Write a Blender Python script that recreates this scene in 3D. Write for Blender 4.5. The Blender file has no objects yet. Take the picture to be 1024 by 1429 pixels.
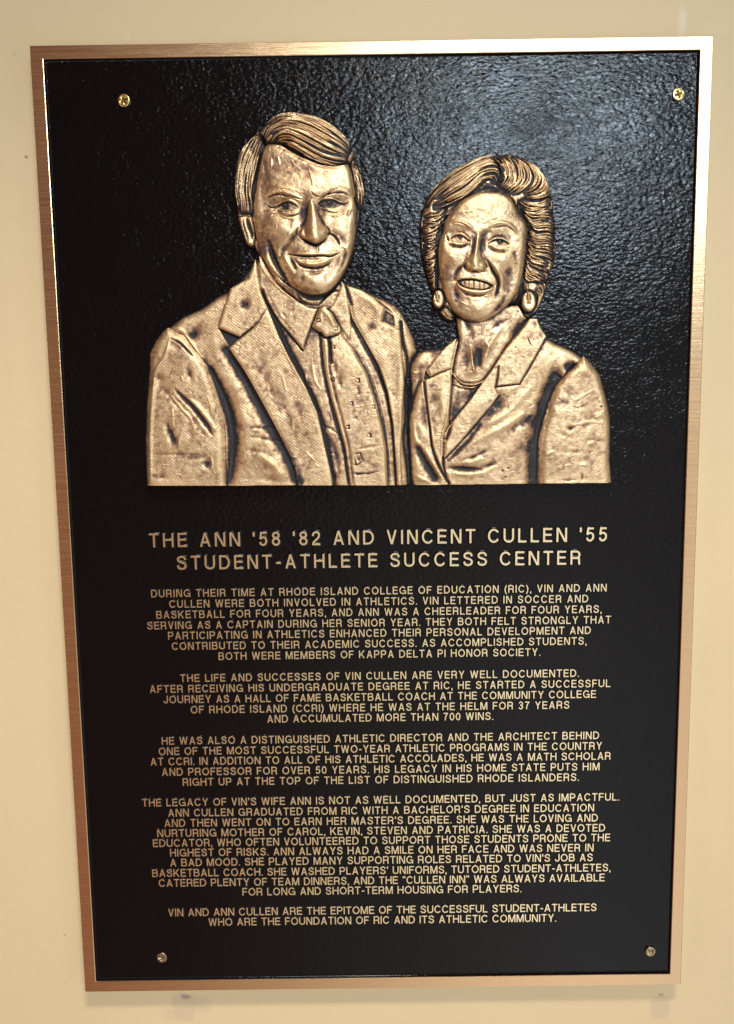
import bpy, math
import numpy as np
from mathutils import Matrix, Vector

C = bpy.context.scene.collection
RNG = np.random.default_rng(7)

# ------------------------------------------------------------------ camera, world, lamps, exposure
ZC = 1.50                       # height of the plaque's centre above the floor
ZF, ZP = 0.0165, 0.0133         # frame face and panel face, metres out from the wall
FOC = 1080.0                    # focal length in pixels of the 1024 x 1429 picture
CAMP = np.array([-0.00840107, 0.11679057, 0.7327865 + ZF])
CAMR = np.array([[0.9999080158576037, 0.013471717970289334, 0.001572462603497445],
                 [-0.013563081243130715, 0.9935982527153547, 0.11215415742711898],
                 [-5.1486917241691104e-05, -0.11216516846117486, 0.9936895754375075]])
TO_WORLD = Matrix(((1, 0, 0, 0), (0, 0, -1, 0), (0, 1, 0, ZC), (0, 0, 0, 1)))   # plaque axes (x right, y up, z out) to world

cam = bpy.data.cameras.new('camera')
cam.sensor_fit = 'VERTICAL'; cam.sensor_height = 36.0; cam.lens = FOC / 1429 * 36.0
cam.clip_start = 0.01; cam.clip_end = 100
camo = bpy.data.objects.new('camera', cam); C.objects.link(camo)
m = Matrix.Identity(4)
for i in range(3):
    for j in range(3): m[i][j] = CAMR[i][j]
    m[i][3] = CAMP[i]
camo.matrix_world = TO_WORLD @ m
bpy.context.scene.camera = camo

world = bpy.data.worlds.new('World'); bpy.context.scene.world = world
world.use_nodes = True
wn = world.node_tree; wn.nodes.clear()
wout = wn.nodes.new('ShaderNodeOutputWorld'); wbg = wn.nodes.new('ShaderNodeBackground')
wtc = wn.nodes.new('ShaderNodeTexCoord'); wsep = wn.nodes.new('ShaderNodeSeparateXYZ'); wr = wn.nodes.new('ShaderNodeValToRGB')
wmap = wn.nodes.new('ShaderNodeMapRange')
wn.links.new(wtc.outputs['Generated'], wsep.inputs[0]); wn.links.new(wsep.outputs['X'], wmap.inputs['Value'])
wmap.inputs['From Min'].default_value = -1; wmap.inputs['From Max'].default_value = 1
wn.links.new(wmap.outputs[0], wr.inputs[0]); wn.links.new(wr.outputs[0], wbg.inputs[0]); wn.links.new(wbg.outputs[0], wout.inputs[0])
# background strengthened below the horizon to brighten the lettering
wz = wn.nodes.new('ShaderNodeMapRange'); wn.links.new(wsep.outputs['Z'], wz.inputs['Value'])
for k_, v_ in (('From Min', -0.35), ('From Max', 0.15), ('To Min', 0.86), ('To Max', 0.50)): wz.inputs[k_].default_value = v_
wn.links.new(wz.outputs[0], wbg.inputs['Strength'])
el = wr.color_ramp.elements
for p_, c_ in ((0.26, (0.38, 0.155, 0.097, 1)), (0.40, (0.48, 0.25, 0.165, 1)), (0.50, (1.02, 0.92, 0.80, 1)), (0.62, (1.75, 1.72, 1.72, 1)), (0.80, (0.52, 0.52, 0.54, 1))):
    e_ = el.new(p_); e_.color = c_
el.remove(el[0]); el.remove(el[-1])

def area_lamp(name, pos, aim, sx, sy, power, col, spread=180):
    l = bpy.data.lights.new(name, 'AREA'); l.shape = 'RECTANGLE'; l.size = sx; l.size_y = sy
    l.energy = power; l.color = col; l.spread = math.radians(spread)
    o = bpy.data.objects.new(name, l); C.objects.link(o)
    p = TO_WORLD @ Vector(pos); t = TO_WORLD @ Vector(aim)
    o.location = p; o.rotation_euler = (t - p).to_track_quat('-Z', 'Y').to_euler()
    return o
# ceiling fixture whose cool reflection lies across the top of the panel
area_lamp('ceiling_lamp', (0.70, 1.30, 2.75), (0.0, -0.55, 0), 1.10, 0.40, 28, (0.72, 0.87, 1.0), 110)
# downlight close to the wall: it throws the shadow below the plaque and models the relief from above
area_lamp('downlight', (0.15, 1.36, 1.00), (-0.12, -0.95, 0), 0.42, 0.16, 4.3, (1.0, 0.90, 0.76), 56)
# warm fill lamps added out of view, right and left, to brighten the wall
area_lamp('right_fill_lamp', (1.45, -0.20, 1.15), (-0.30, -0.60, 0), 0.5, 0.9, 2.5, (1.0, 0.86, 0.68), 120)
area_lamp('left_fill_lamp', (-1.55, -0.10, 1.05), (-0.25, -0.40, 0), 0.5, 0.9, 5, (1.0, 0.84, 0.64))

sc = bpy.context.scene
sc.view_settings.view_transform = 'Standard'; sc.view_settings.look = 'None'
sc.view_settings.gamma = 1; sc.view_settings.use_curve_mapping = False
sc.view_settings.exposure = -0.25

# ------------------------------------------------------------------ helpers
def at(u, v, z=ZP):
    """Point of the plaque at depth z (metres from the wall) seen at picture coordinates u, v; arrays allowed."""
    u = np.asarray(u, float); v = np.asarray(v, float); z = np.broadcast_to(np.asarray(z, float), u.shape)
    d = np.stack([(u - 512) / FOC, -(v - 714.5) / FOC, -np.ones_like(u)], -1) @ CAMR.T
    s = (z - CAMP[2]) / d[..., 2]
    return CAMP + d * s[..., None]

def new_mesh(name, verts, faces, mats, parent=None, smooth=True, mat_idx=None):
    me = bpy.data.meshes.new(name)
    verts = np.asarray(verts, np.float32)
    if isinstance(faces, np.ndarray):
        nf, k = faces.shape
        me.vertices.add(len(verts)); me.vertices.foreach_set('co', verts.ravel())
        me.loops.add(nf * k); me.loops.foreach_set('vertex_index', faces.astype(np.int32).ravel())
        me.polygons.add(nf); me.polygons.foreach_set('loop_start', np.arange(0, nf * k, k, dtype=np.int32))
        me.polygons.foreach_set('loop_total', np.full(nf, k, np.int32))
        me.update(calc_edges=True)
    else:
        me.from_pydata([tuple(map(float, p)) for p in verts], [], faces); me.update()
    for mt in (mats if isinstance(mats, (list, tuple)) else [mats]): me.materials.append(mt)
    if mat_idx is not None: me.polygons.foreach_set('material_index', np.asarray(mat_idx, np.int32))
    me.polygons.foreach_set('use_smooth', np.full(len(me.polygons), smooth)); me.update()
    o = bpy.data.objects.new(name, me); C.objects.link(o)
    if parent: o.parent = parent
    return o

def mat(name):
    mt = bpy.data.materials.new(name); mt.use_nodes = True
    nt = mt.node_tree; b = nt.nodes['Principled BSDF']
    return mt, nt, b

def node(nt, typ, **kw):
    n = nt.nodes.new(typ)
    for k, v in kw.items():
        if k in n.inputs: n.inputs[k].default_value = v
        else: setattr(n, k, v)
    return n

def link(nt, a, b): nt.links.new(a, b)

def math_node(nt, op, a, b=None, c=None, clamp=False):
    n = nt.nodes.new('ShaderNodeMath'); n.operation = op; n.use_clamp = clamp
    for i, x in enumerate((a, b, c)):
        if x is None: continue
        if isinstance(x, (int, float)): n.inputs[i].default_value = x
        else: nt.links.new(x, n.inputs[i])
    return n.outputs[0]

def mix_col(nt, fac, a, b):
    n = nt.nodes.new('ShaderNodeMix'); n.data_type = 'RGBA'
    if isinstance(fac, (int, float)): n.inputs[0].default_value = fac
    else: nt.links.new(fac, n.inputs[0])
    for i, x in ((6, a), (7, b)):
        if isinstance(x, tuple): n.inputs[i].default_value = x
        else: nt.links.new(x, n.inputs[i])
    return n.outputs[2]

def mapped(nt, scale, src='Object', loc=(0, 0, 0), rot=(0, 0, 0)):
    tc = nt.nodes.new('ShaderNodeTexCoord'); mp = nt.nodes.new('ShaderNodeMapping')
    mp.inputs['Scale'].default_value = scale; mp.inputs['Location'].default_value = loc; mp.inputs['Rotation'].default_value = rot
    nt.links.new(tc.outputs[src], mp.inputs[0]); return mp.outputs[0]

def noise(nt, vec, scale, detail=3, rough=0.55, dist=0.0):
    n = nt.nodes.new('ShaderNodeTexNoise'); n.inputs['Scale'].default_value = scale; n.inputs['Detail'].default_value = detail
    n.inputs['Roughness'].default_value = rough; n.inputs['Distortion'].default_value = dist
    nt.links.new(vec, n.inputs['Vector']); return n.outputs['Fac']

def rng(nt, v, a, b, c, d):
    n = nt.nodes.new('ShaderNodeMapRange'); nt.links.new(v, n.inputs['Value'])
    for k, x in zip(('From Min', 'From Max', 'To Min', 'To Max'), (a, b, c, d)): n.inputs[k].default_value = x
    return n.outputs[0]

# ------------------------------------------------------------------ materials
def wall_paint():
    mt, nt, b = mat('cream_wall_paint')
    vec = mapped(nt, (1, 1, 1))
    col = mix_col(nt, rng(nt, noise(nt, vec, 5, 4), .3, .7, 0, 1), (0.585, 0.458, 0.265, 1), (0.615, 0.482, 0.280, 1))
    sep = nt.nodes.new('ShaderNodeSeparateXYZ'); nt.links.new(vec, sep.inputs[0])
    wob = noise(nt, vec, 160, 4, .7)
    def patch(u, v, ru, rv, soft, wobble):
        p = at(u, v, 0.0); s = 0.00066
        dx = math_node(nt, 'DIVIDE', math_node(nt, 'SUBTRACT', sep.outputs[0], float(p[0])), ru * s)
        dy = math_node(nt, 'DIVIDE', math_node(nt, 'SUBTRACT', sep.outputs[1], float(p[1])), rv * s)
        d = math_node(nt, 'POWER', math_node(nt, 'ADD', math_node(nt, 'POWER', math_node(nt, 'ABSOLUTE', dx), 3.0), math_node(nt, 'POWER', math_node(nt, 'ABSOLUTE', dy), 3.0)), 0.333)
        d = math_node(nt, 'ADD', d, math_node(nt, 'MULTIPLY', math_node(nt, 'SUBTRACT', wob, 0.5), wobble))
        return rng(nt, d, 1.0 - soft, 1.0 + soft, 1, 0)
    for (u, v, ru, rv, soft, wb, c, k) in (
            (257, 1404, 19, 24, .14, 1.2, (0.45, 0.35, 0.235, 1), .42), (259, 1391, 7, 4, .4, .9, (0.20, 0.115, 0.11, 1), .6),
            (281, 1400, 14, 13, .4, 1.8, (0.46, 0.36, 0.24, 1), .45), (236, 1416, 10, 9, .5, 1.8, (0.46, 0.36, 0.24, 1), .3),
            (921, 1406, 15, 20, .14, .9, (0.45, 0.35, 0.245, 1), .40), (922, 1388, 4, 2.5, .4, .8, (0.24, 0.16, 0.14, 1), .5),
            (952, 30, 5, 17, .5, .5, (0.70, 0.63, 0.47, 1), .55), (36.5, 219, 2.2, 2.2, .3, .5, (0.22, 0.12, 0.06, 1), .8),
            (90, 1305, 1.6, 1.2, .3, .5, (0.18, 0.12, 0.08, 1), .7), (20, 76, 2.4, 1.8, .5, .5, (0.42, 0.30, 0.18, 1), .5),
            (179, 48, 1.4, 7, .5, .5, (0.70, 0.58, 0.38, 1), .4)):
        msk = patch(u, v, ru, rv, soft, wb)
        col = mix_col(nt, math_node(nt, 'MULTIPLY', msk, k), col, c)
    link(nt, col, b.inputs['Base Color'])
    b.inputs['Roughness'].default_value = 0.62
    bp = node(nt, 'ShaderNodeBump', Strength=0.40, Distance=0.0006)
    h = math_node(nt, 'ADD', math_node(nt, 'ADD', noise(nt, vec, 90, 4), math_node(nt, 'MULTIPLY', noise(nt, vec, 420, 2), .5)), math_node(nt, 'MULTIPLY', noise(nt, vec, 9, 3), 1.5))
    link(nt, h, bp.inputs['Height']); link(nt, bp.outputs[0], b.inputs['Normal'])
    return mt

def black_paint(texture=1.0, name='black_leather_grain_enamel'):
    mt, nt, b = mat(name)
    vec = mapped(nt, (1, 1, 1))
    b.inputs['Base Color'].default_value = (0.0032, 0.0026, 0.0028, 1)
    b.inputs['Roughness'].default_value = 0.07
    if 'Specular IOR Level' in b.inputs: b.inputs['Specular IOR Level'].default_value = 0.20
    if texture > 0:
        warp = nt.nodes.new('ShaderNodeTexNoise'); warp.inputs['Scale'].default_value = 90; warp.inputs['Detail'].default_value = 2
        nt.links.new(vec, warp.inputs['Vector'])
        add = nt.nodes.new('ShaderNodeVectorMath'); add.operation = 'MULTIPLY_ADD'
        nt.links.new(warp.outputs['Color'], add.inputs[0]); add.inputs[1].default_value = (.005, .005, .005); nt.links.new(vec, add.inputs[2])
        sq = nt.nodes.new('ShaderNodeMapping'); sq.inputs['Scale'].default_value = (0.8, 1.2, 1); nt.links.new(add.outputs[0], sq.inputs[0])
        vo = nt.nodes.new('ShaderNodeTexVoronoi'); vo.feature = 'SMOOTH_F1'; vo.inputs['Scale'].default_value = 270; vo.inputs['Smoothness'].default_value = .55
        nt.links.new(sq.outputs[0], vo.inputs['Vector'])
        n1 = noise(nt, sq.outputs[0], 380, 3, .55, .6); n2 = noise(nt, vec, 60, 3)
        h = math_node(nt, 'ADD', math_node(nt, 'MULTIPLY', vo.outputs['Distance'], -0.8), math_node(nt, 'MULTIPLY', n1, 0.9))
        h = math_node(nt, 'MULTIPLY', h, rng(nt, noise(nt, vec, 14, 3), .3, .7, .55, 1.15))
        h = math_node(nt, 'ADD', h, math_node(nt, 'MULTIPLY', n2, 0.8))
        sp = nt.nodes.new('ShaderNodeSeparateXYZ'); nt.links.new(vec, sp.inputs[0])
        h = math_node(nt, 'MULTIPLY', h, rng(nt, math_node(nt, 'ADD', sp.outputs[1], math_node(nt, 'MULTIPLY', n2, .08)), -.06, .16, .30, 1.0))   # the ground is worked smoother round the lettering
        bp = node(nt, 'ShaderNodeBump', Strength=0.48 * texture, Distance=0.0009)
        link(nt, h, bp.inputs['Height']); link(nt, bp.outputs[0], b.inputs['Normal'])
    return mt

BRONZE = (0.68, 0.46, 0.255, 1)
def brushed_bronze():
    mt, nt, b = mat('brushed_bronze')
    v1 = mapped(nt, (9, 700, 9)); g = noise(nt, v1, 1.0, 3, .6)
    v2 = mapped(nt, (25, 3600, 25)); g2 = noise(nt, v2, 1.0, 2, .6)
    v3 = mapped(nt, (1, 1, 1)); spots = noise(nt, v3, 40, 4, .7)
    grain = math_node(nt, 'ADD', math_node(nt, 'MULTIPLY', g, .35), math_node(nt, 'MULTIPLY', g2, .65))
    col = mix_col(nt, rng(nt, grain, .30, .70, 0, 1), (0.68, 0.46, 0.255, 1), (0.75, 0.515, 0.295, 1))
    col = mix_col(nt, rng(nt, spots, .66, .80, 0, .30), col, (0.40, 0.23, 0.13, 1))
    link(nt, col, b.inputs['Base Color']); b.inputs['Metallic'].default_value = 1
    link(nt, rng(nt, grain, .3, .7, .19, .31), b.inputs['Roughness'])
    bp = node(nt, 'ShaderNodeBump', Strength=0.30, Distance=0.0003)
    link(nt, grain, bp.inputs['Height']); link(nt, bp.outputs[0], b.inputs['Normal'])
    return mt

def letter_bronze():
    mt, nt, b = mat('polished_letter_bronze')
    vec = mapped(nt, (1, 1, 1))
    col = mix_col(nt, rng(nt, noise(nt, vec, 220, 3), .35, .65, 0, 1), (0.93, 0.75, 0.43, 1), (0.97, 0.84, 0.55, 1))
    link(nt, col, b.inputs['Base Color']); b.inputs['Metallic'].default_value = 1; b.inputs['Roughness'].default_value = 0.27
    return mt

def antique_bronze(name, weave=0.0, brush=0.0, rough=0.40):
    """Polished bronze whose recesses hold black foundry patina, rubbed off where the casting stands proud; the mask also holds painted shade."""
    mt, nt, b = mat(name)
    at_ = nt.nodes.new('ShaderNodeAttribute'); at_.attribute_name = 'wash_shade'  # attribute mixes real patina with shade painted into the colour
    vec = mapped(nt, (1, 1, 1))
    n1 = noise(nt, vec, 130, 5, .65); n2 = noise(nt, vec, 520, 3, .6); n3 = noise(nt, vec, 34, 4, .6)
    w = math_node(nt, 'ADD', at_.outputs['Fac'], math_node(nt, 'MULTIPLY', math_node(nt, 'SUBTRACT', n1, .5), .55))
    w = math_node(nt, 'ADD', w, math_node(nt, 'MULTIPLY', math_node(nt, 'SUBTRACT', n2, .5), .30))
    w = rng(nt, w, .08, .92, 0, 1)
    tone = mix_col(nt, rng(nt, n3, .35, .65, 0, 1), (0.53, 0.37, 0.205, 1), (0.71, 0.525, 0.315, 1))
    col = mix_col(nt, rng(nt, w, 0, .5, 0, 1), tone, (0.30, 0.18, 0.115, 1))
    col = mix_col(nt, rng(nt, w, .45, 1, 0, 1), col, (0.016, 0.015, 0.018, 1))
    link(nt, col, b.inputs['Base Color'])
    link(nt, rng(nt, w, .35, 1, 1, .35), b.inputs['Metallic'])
    link(nt, math_node(nt, 'ADD', rng(nt, n1, .3, .7, rough - .06, rough + .08), math_node(nt, 'MULTIPLY', w, .06)), b.inputs['Roughness'])
    h = math_node(nt, 'ADD', math_node(nt, 'MULTIPLY', n2, .5), math_node(nt, 'MULTIPLY', n1, 1.0))
    if weave:
        for rot in (0.6, -0.9):
            wv = nt.nodes.new('ShaderNodeTexWave'); wv.inputs['Scale'].default_value = 150; wv.inputs['Distortion'].default_value = 1.5
            wv.inputs['Detail Scale'].default_value = 3
            nt.links.new(mapped(nt, (1, 1, 1), rot=(0, 0, rot)), wv.inputs['Vector'])
            h = math_node(nt, 'ADD', h, math_node(nt, 'MULTIPLY', wv.outputs['Fac'], .22 * weave))
    if brush:
        h = math_node(nt, 'ADD', h, math_node(nt, 'MULTIPLY', noise(nt, mapped(nt, (40, 900, 40), rot=(0, 0, .25)), 1, 3, .6), .6 * brush))
    bp = node(nt, 'ShaderNodeBump', Strength=0.5, Distance=0.0006)
    link(nt, h, bp.inputs['Height']); link(nt, bp.outputs[0], b.inputs['Normal'])
    return mt

def brass(name, col, rough):
    mt, nt, b = mat(name)
    vec = mapped(nt, (1, 1, 1))
    c = mix_col(nt, rng(nt, noise(nt, vec, 500, 4), .35, .7, 0, 1), col, tuple(x * .72 for x in col[:3]) + (1,))
    link(nt, c, b.inputs['Base Color']); b.inputs['Metallic'].default_value = 1; b.inputs['Roughness'].default_value = rough
    return mt

M_WALL = wall_paint(); M_PANEL = black_paint(1.0); M_RIM = black_paint(0.0, 'black_gloss_enamel')
M_FRAME = brushed_bronze(); M_LETTER = letter_bronze()
M_SKIN = antique_bronze('antique_bronze_skin', 0, 0, .46); M_HAIR = antique_bronze('antique_bronze_hair', 0, 0, .40)
M_SUIT = antique_bronze('antique_bronze_woven_cloth', 1.0, 0, .54); M_COAT = antique_bronze('antique_bronze_brushed_cloth', .15, .8, .50)
M_BRASS = brass('yellow_brass', (0.90, 0.70, 0.30, 1), .30); M_BRASS_DARK = brass('dark_brass', (0.16, 0.085, 0.03, 1), .5); M_BRASS_DULL = brass('dull_brass', (0.42, 0.34, 0.20, 1), .30)  # darker brass for the sunk faces of the cross recess

# ------------------------------------------------------------------ wall
nx = 3.0
wall = new_mesh('wall', [(-nx, -1.5, 0), (nx, -1.5, 0), (nx, 1.5, 0), (-nx, 1.5, 0)], [(0, 1, 2, 3)], M_WALL)
wall.matrix_world = TO_WORLD
wall['kind'] = 'structure'; wall['label'] = 'cream painted wall with chipped paint below the plaque'; wall['category'] = 'wall'

# ------------------------------------------------------------------ the plaque
plaque = bpy.data.objects.new('memorial_plaque', None); C.objects.link(plaque)
plaque.matrix_world = TO_WORLD
plaque['label'] = 'large black and bronze memorial plaque with two relief portraits above raised lettering'
plaque['category'] = 'plaque'

def ring_mesh(name, profile, material, parent, smooth=False):
    """Rectangular ring swept from (half width, half height, z) corner profiles."""
    vs, fs = [], []
    for (hw, hh, z) in profile:
        vs += [(-hw, -hh, z), (hw, -hh, z), (hw, hh, z), (-hw, hh, z)]
    for k in range(len(profile) - 1):
        for c in range(4):
            d = (c + 1) % 4
            fs.append((4 * k + c, 4 * k + d, 4 * k + 4 + d, 4 * k + 4 + c))
    return new_mesh(name, vs, fs, material, parent, smooth)

OW, OH, IW, IH = 0.3050, 0.4570, 0.2933, 0.4453
e = 0.0007
ring_mesh('frame', [(OW - .012, OH - .012, .003), (OW - .001, OH - .001, .003), (OW, OH, .004), (OW, OH, ZF - e), (OW - e * .35, OH - e * .35, ZF - e * .3), (OW - e, OH - e, ZF),
                    (IW + e, IH + e, ZF), (IW + e * .3, IH + e * .3, ZF - e * .3), (IW, IH, ZF - e)], M_FRAME, plaque)
prof = [(IW + .0001, IH + .0001, ZF - e * 1.1)]
R = 0.0014
prof.append((IW - .0003, IH - .0003, ZP + R))
for k in range(1, 9):
    a = math.pi / 2 * k / 8
    prof.append((IW - .0003 - R * (1 - math.cos(a)), IH - .0003 - R * (1 - math.cos(a)), ZP + R * (1 - math.sin(a))))
rim = ring_mesh('panel_edge', prof, M_PANEL, plaque, True)
hw, hh = prof[-1][0], prof[-1][1]
panel = new_mesh('backing_panel', [(-hw, -hh, ZP), (hw, -hh, ZP), (hw, hh, ZP), (-hw, hh, ZP)], [(0, 1, 2, 3)], M_PANEL, plaque, False)

# ------------------------------------------------------------------ lettering: a grotesque drawn as strokes
SW = 0.134
def arc(cx, cy, rx, ry, a0, a1, n=14):
    return [(cx + rx * math.cos(math.radians(a0 + (a1 - a0) * k / n)), cy + ry * math.sin(math.radians(a0 + (a1 - a0) * k / n))) for k in range(n + 1)]

def crom(p, n=6, closed=False):
    p = np.asarray(p, float)
    q = np.vstack([p[-1], p, p[0], p[1]]) if closed else np.vstack([2 * p[0] - p[1], p, 2 * p[-1] - p[-2]])
    out = []
    for i in range(1, len(q) - 2):
        a, b, c, d = q[i - 1], q[i], q[i + 1], q[i + 2]
        for k in range(n):
            t = k / n
            out.append(.5 * (2 * b + (c - a) * t + (2 * a - 5 * b + 4 * c - d) * t * t + (3 * b - a - 3 * c + d) * t ** 3))
    if not closed: out.append(p[-1])
    return np.array(out)

a = SW / 2
def glyphs():
    G = {}
    T = 1 - a
    def S(w, *strokes): return (w, [np.array(s, float) for s in strokes])
    bowl = lambda y0, y1, xr, xs: [(a, y1), (xs, y1)] + arc(xs, (y0 + y1) / 2, xr - a - xs, (y1 - y0) / 2, 90, -90)[1:-1] + [(xs, y0), (a, y0)]
    G['A'] = S(.78, [(.088, 0), (.39, 1)], [(.692, 0), (.39, 1)], [(.2, .31), (.58, .31)])
    G['B'] = S(.72, [(a, 0), (a, 1)], bowl(.53, T, .67, .42), bowl(a, .53, .72, .44))
    G['C'] = S(.80, arc(.41, .5, .41 - a, .5 - a, 34, 326, 26))
    G['D'] = S(.76, [(a, 0), (a, 1)], bowl(a, T, .76, .32))
    G['E'] = S(.64, [(a, 0), (a, 1)], [(a, T), (.63, T)], [(a, .52), (.59, .52)], [(a, a), (.64, a)])
    G['F'] = S(.60, [(a, 0), (a, 1)], [(a, T), (.60, T)], [(a, .50), (.54, .50)])
    G['G'] = S(.84, arc(.42, .5, .42 - a, .5 - a, 36, 318, 26), [(.45, .45), (.84 - a, .45), (.84 - a, 0)])
    G['H'] = S(.74, [(a, 0), (a, 1)], [(.74 - a, 0), (.74 - a, 1)], [(a, .52), (.74 - a, .52)])
    G['I'] = S(SW, [(a, 0), (a, 1)])
    G['J'] = S(.56, [(.56 - a, 1), (.56 - a, .30)] + arc(.28, .28, .28 - a, .28 - a, 0, -180)[1:] + [(a, .34)])
    G['K'] = S(.76, [(a, 0), (a, 1)], [(.64, 1), (.12, .36)], [(.28, .60), (.655, 0)])
    G['L'] = S(.58, [(a, 0), (a, 1)], [(a, a), (.58, a)])
    G['M'] = S(.88, [(a, 0), (a, 1)], [(.88 - a, 0), (.88 - a, 1)], [(.115, 1), (.44, 0)], [(.765, 1), (.44, 0)])
    G['N'] = S(.74, [(a, 0), (a, 1)], [(.74 - a, 0), (.74 - a, 1)], [(.105, 1), (.635, 0)])
    G['O'] = S(.86, arc(.43, .5, .43 - a, .5 - a, 0, 360, 32))
    G['P'] = S(.68, [(a, 0), (a, 1)], bowl(.44, T, .68, .42))
    G['R'] = S(.72, [(a, 0), (a, 1)], bowl(.47, T, .70, .43), [(.38, .47)] + arc(.50, .34, .105, .13, 90, 20, 5) + [(.612, .2), (.63, 0)])
    G['S'] = S(.70, crom([(.615, .70), (.56, .86), (.36, 1 - a * .95), (.15, .87), (.095, .73), (.17, .60), (.37, .52), (.56, .43), (.62, .28), (.55, .13), (.35, a * .95), (.14, .13), (.075, .31)], 5))
    G['T'] = S(.68, [(.34, 0), (.34, 1)], [(0, T), (.68, T)])
    G['U'] = S(.73, [(a, 1), (a, .34)] + arc(.365, .34, .365 - a, .34 - a, 180, 360)[1:-1] + [(.73 - a, .34), (.73 - a, 1)])
    G['V'] = S(.72, [(.085, 1), (.36, 0)], [(.635, 1), (.36, 0)])
    G['W'] = S(1.06, [(.085, 1), (.29, 0)], [(.53, 1), (.29, 0)], [(.53, 1), (.77, 0)], [(.975, 1), (.77, 0)])
    G['Y'] = S(.74, [(.095, 1), (.37, .43)], [(.645, 1), (.37, .43)], [(.37, 0), (.37, .46)])
    G['0'] = S(.60, arc(.30, .5, .30 - a, .5 - a, 0, 360, 28))
    G['2'] = S(.60, crom([(.075, .66), (.12, .84), (.30, 1 - a), (.48, .85), (.51, .70), (.44, .52), (.25, .34), (.12, .2), (.085, a)], 5), [(.02, a), (.59, a)])
    G['3'] = S(.60, arc(.29, .735, .21, .265 - a, 165, -90, 16), arc(.29, .29, .225, .29 - a + .0, 90, -165, 16), [(.20, .53), (.30, .53)])
    G['5'] = S(.60, [(.55, T), (.16, T), (.10, .49)], crom([(.10, .50), (.20, .59), (.34, .61), (.47, .53), (.515, .36), (.46, .17), (.29, a), (.13, .14), (.075, .27)], 5))
    G['7'] = S(.60, [(.02, T), (.59, T)], crom([(.53, .93), (.38, .70), (.27, .40), (.22, 0)], 5))
    G['8'] = S(.60, arc(.30, .745, .20, .255 - a, 0, 360, 22), arc(.30, .29, .225, .29 - a, 0, 360, 22))
    G['.'] = S(SW, [(a, 0), (a, SW)])
    G[','] = S(SW, [(a, 0), (a, SW)], [(a * 1.35, .04), (a * .8, -.15)])
    G["'"] = S(SW, [(a, 1 - SW), (a, 1)], [(a * 1.35, .90), (a * .8, .68)])
    G['`'] = S(SW, [(a, .70), (a, 1)])
    G['"'] = S(.34, [(.07, .74), (.07, 1)], [(.27, .74), (.27, 1)])
    G['('] = S(.27, arc(.50, .40, .42, .66, 122, 238, 10))
    G[')'] = S(.27, arc(-.23, .40, .42, .66, 58, -58, 10))
    G['-'] = S(.34, [(0, .40), (.34, .40)])
    return G
GL = glyphs()

def offset_sides(p, w, ext):
    """Left and right outline of a stroke of width w, ends pushed out by ext; closed strokes return loops."""
    p = np.asarray(p, float)
    closed = len(p) > 3 and np.hypot(*(p[0] - p[-1])) < 1e-6
    if closed: p = p[:-1]
    n = len(p)
    L, Rr = [], []
    for i in range(n):
        if closed: d0 = p[i] - p[i - 1]; d1 = p[(i + 1) % n] - p[i]
        else:
            d0 = p[i] - p[i - 1] if i else p[1] - p[0]
            d1 = p[i + 1] - p[i] if i < n - 1 else p[-1] - p[-2]
        d0 = d0 / np.hypot(*d0); d1 = d1 / np.hypot(*d1)
        nn = np.array([-d0[1] - d1[1], d0[0] + d1[0]]); nn /= np.hypot(*nn)
        k = max(.5, abs(nn @ np.array([-d1[1], d1[0]])))
        l = p[i] + nn * w / 2 / k; r = p[i] - nn * w / 2 / k
        if not closed and i in (0, n - 1):
            s = -1 if i == 0 else 1
            d = d1 if i == 0 else d0
            if abs(d[1]) > .35 and (abs(p[i][1]) < 1e-6 or abs(p[i][1] - 1) < 1e-6):
                y = p[i][1] + s * np.sign(d[1]) * ext
                l = l + d * (y - l[1]) / d[1]; r = r + d * (y - r[1]) / d[1]
            else:
                l = l + s * d * ext; r = r + s * d * ext
        L.append(l); Rr.append(r)
    return np.array(L), np.array(Rr), closed

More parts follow.
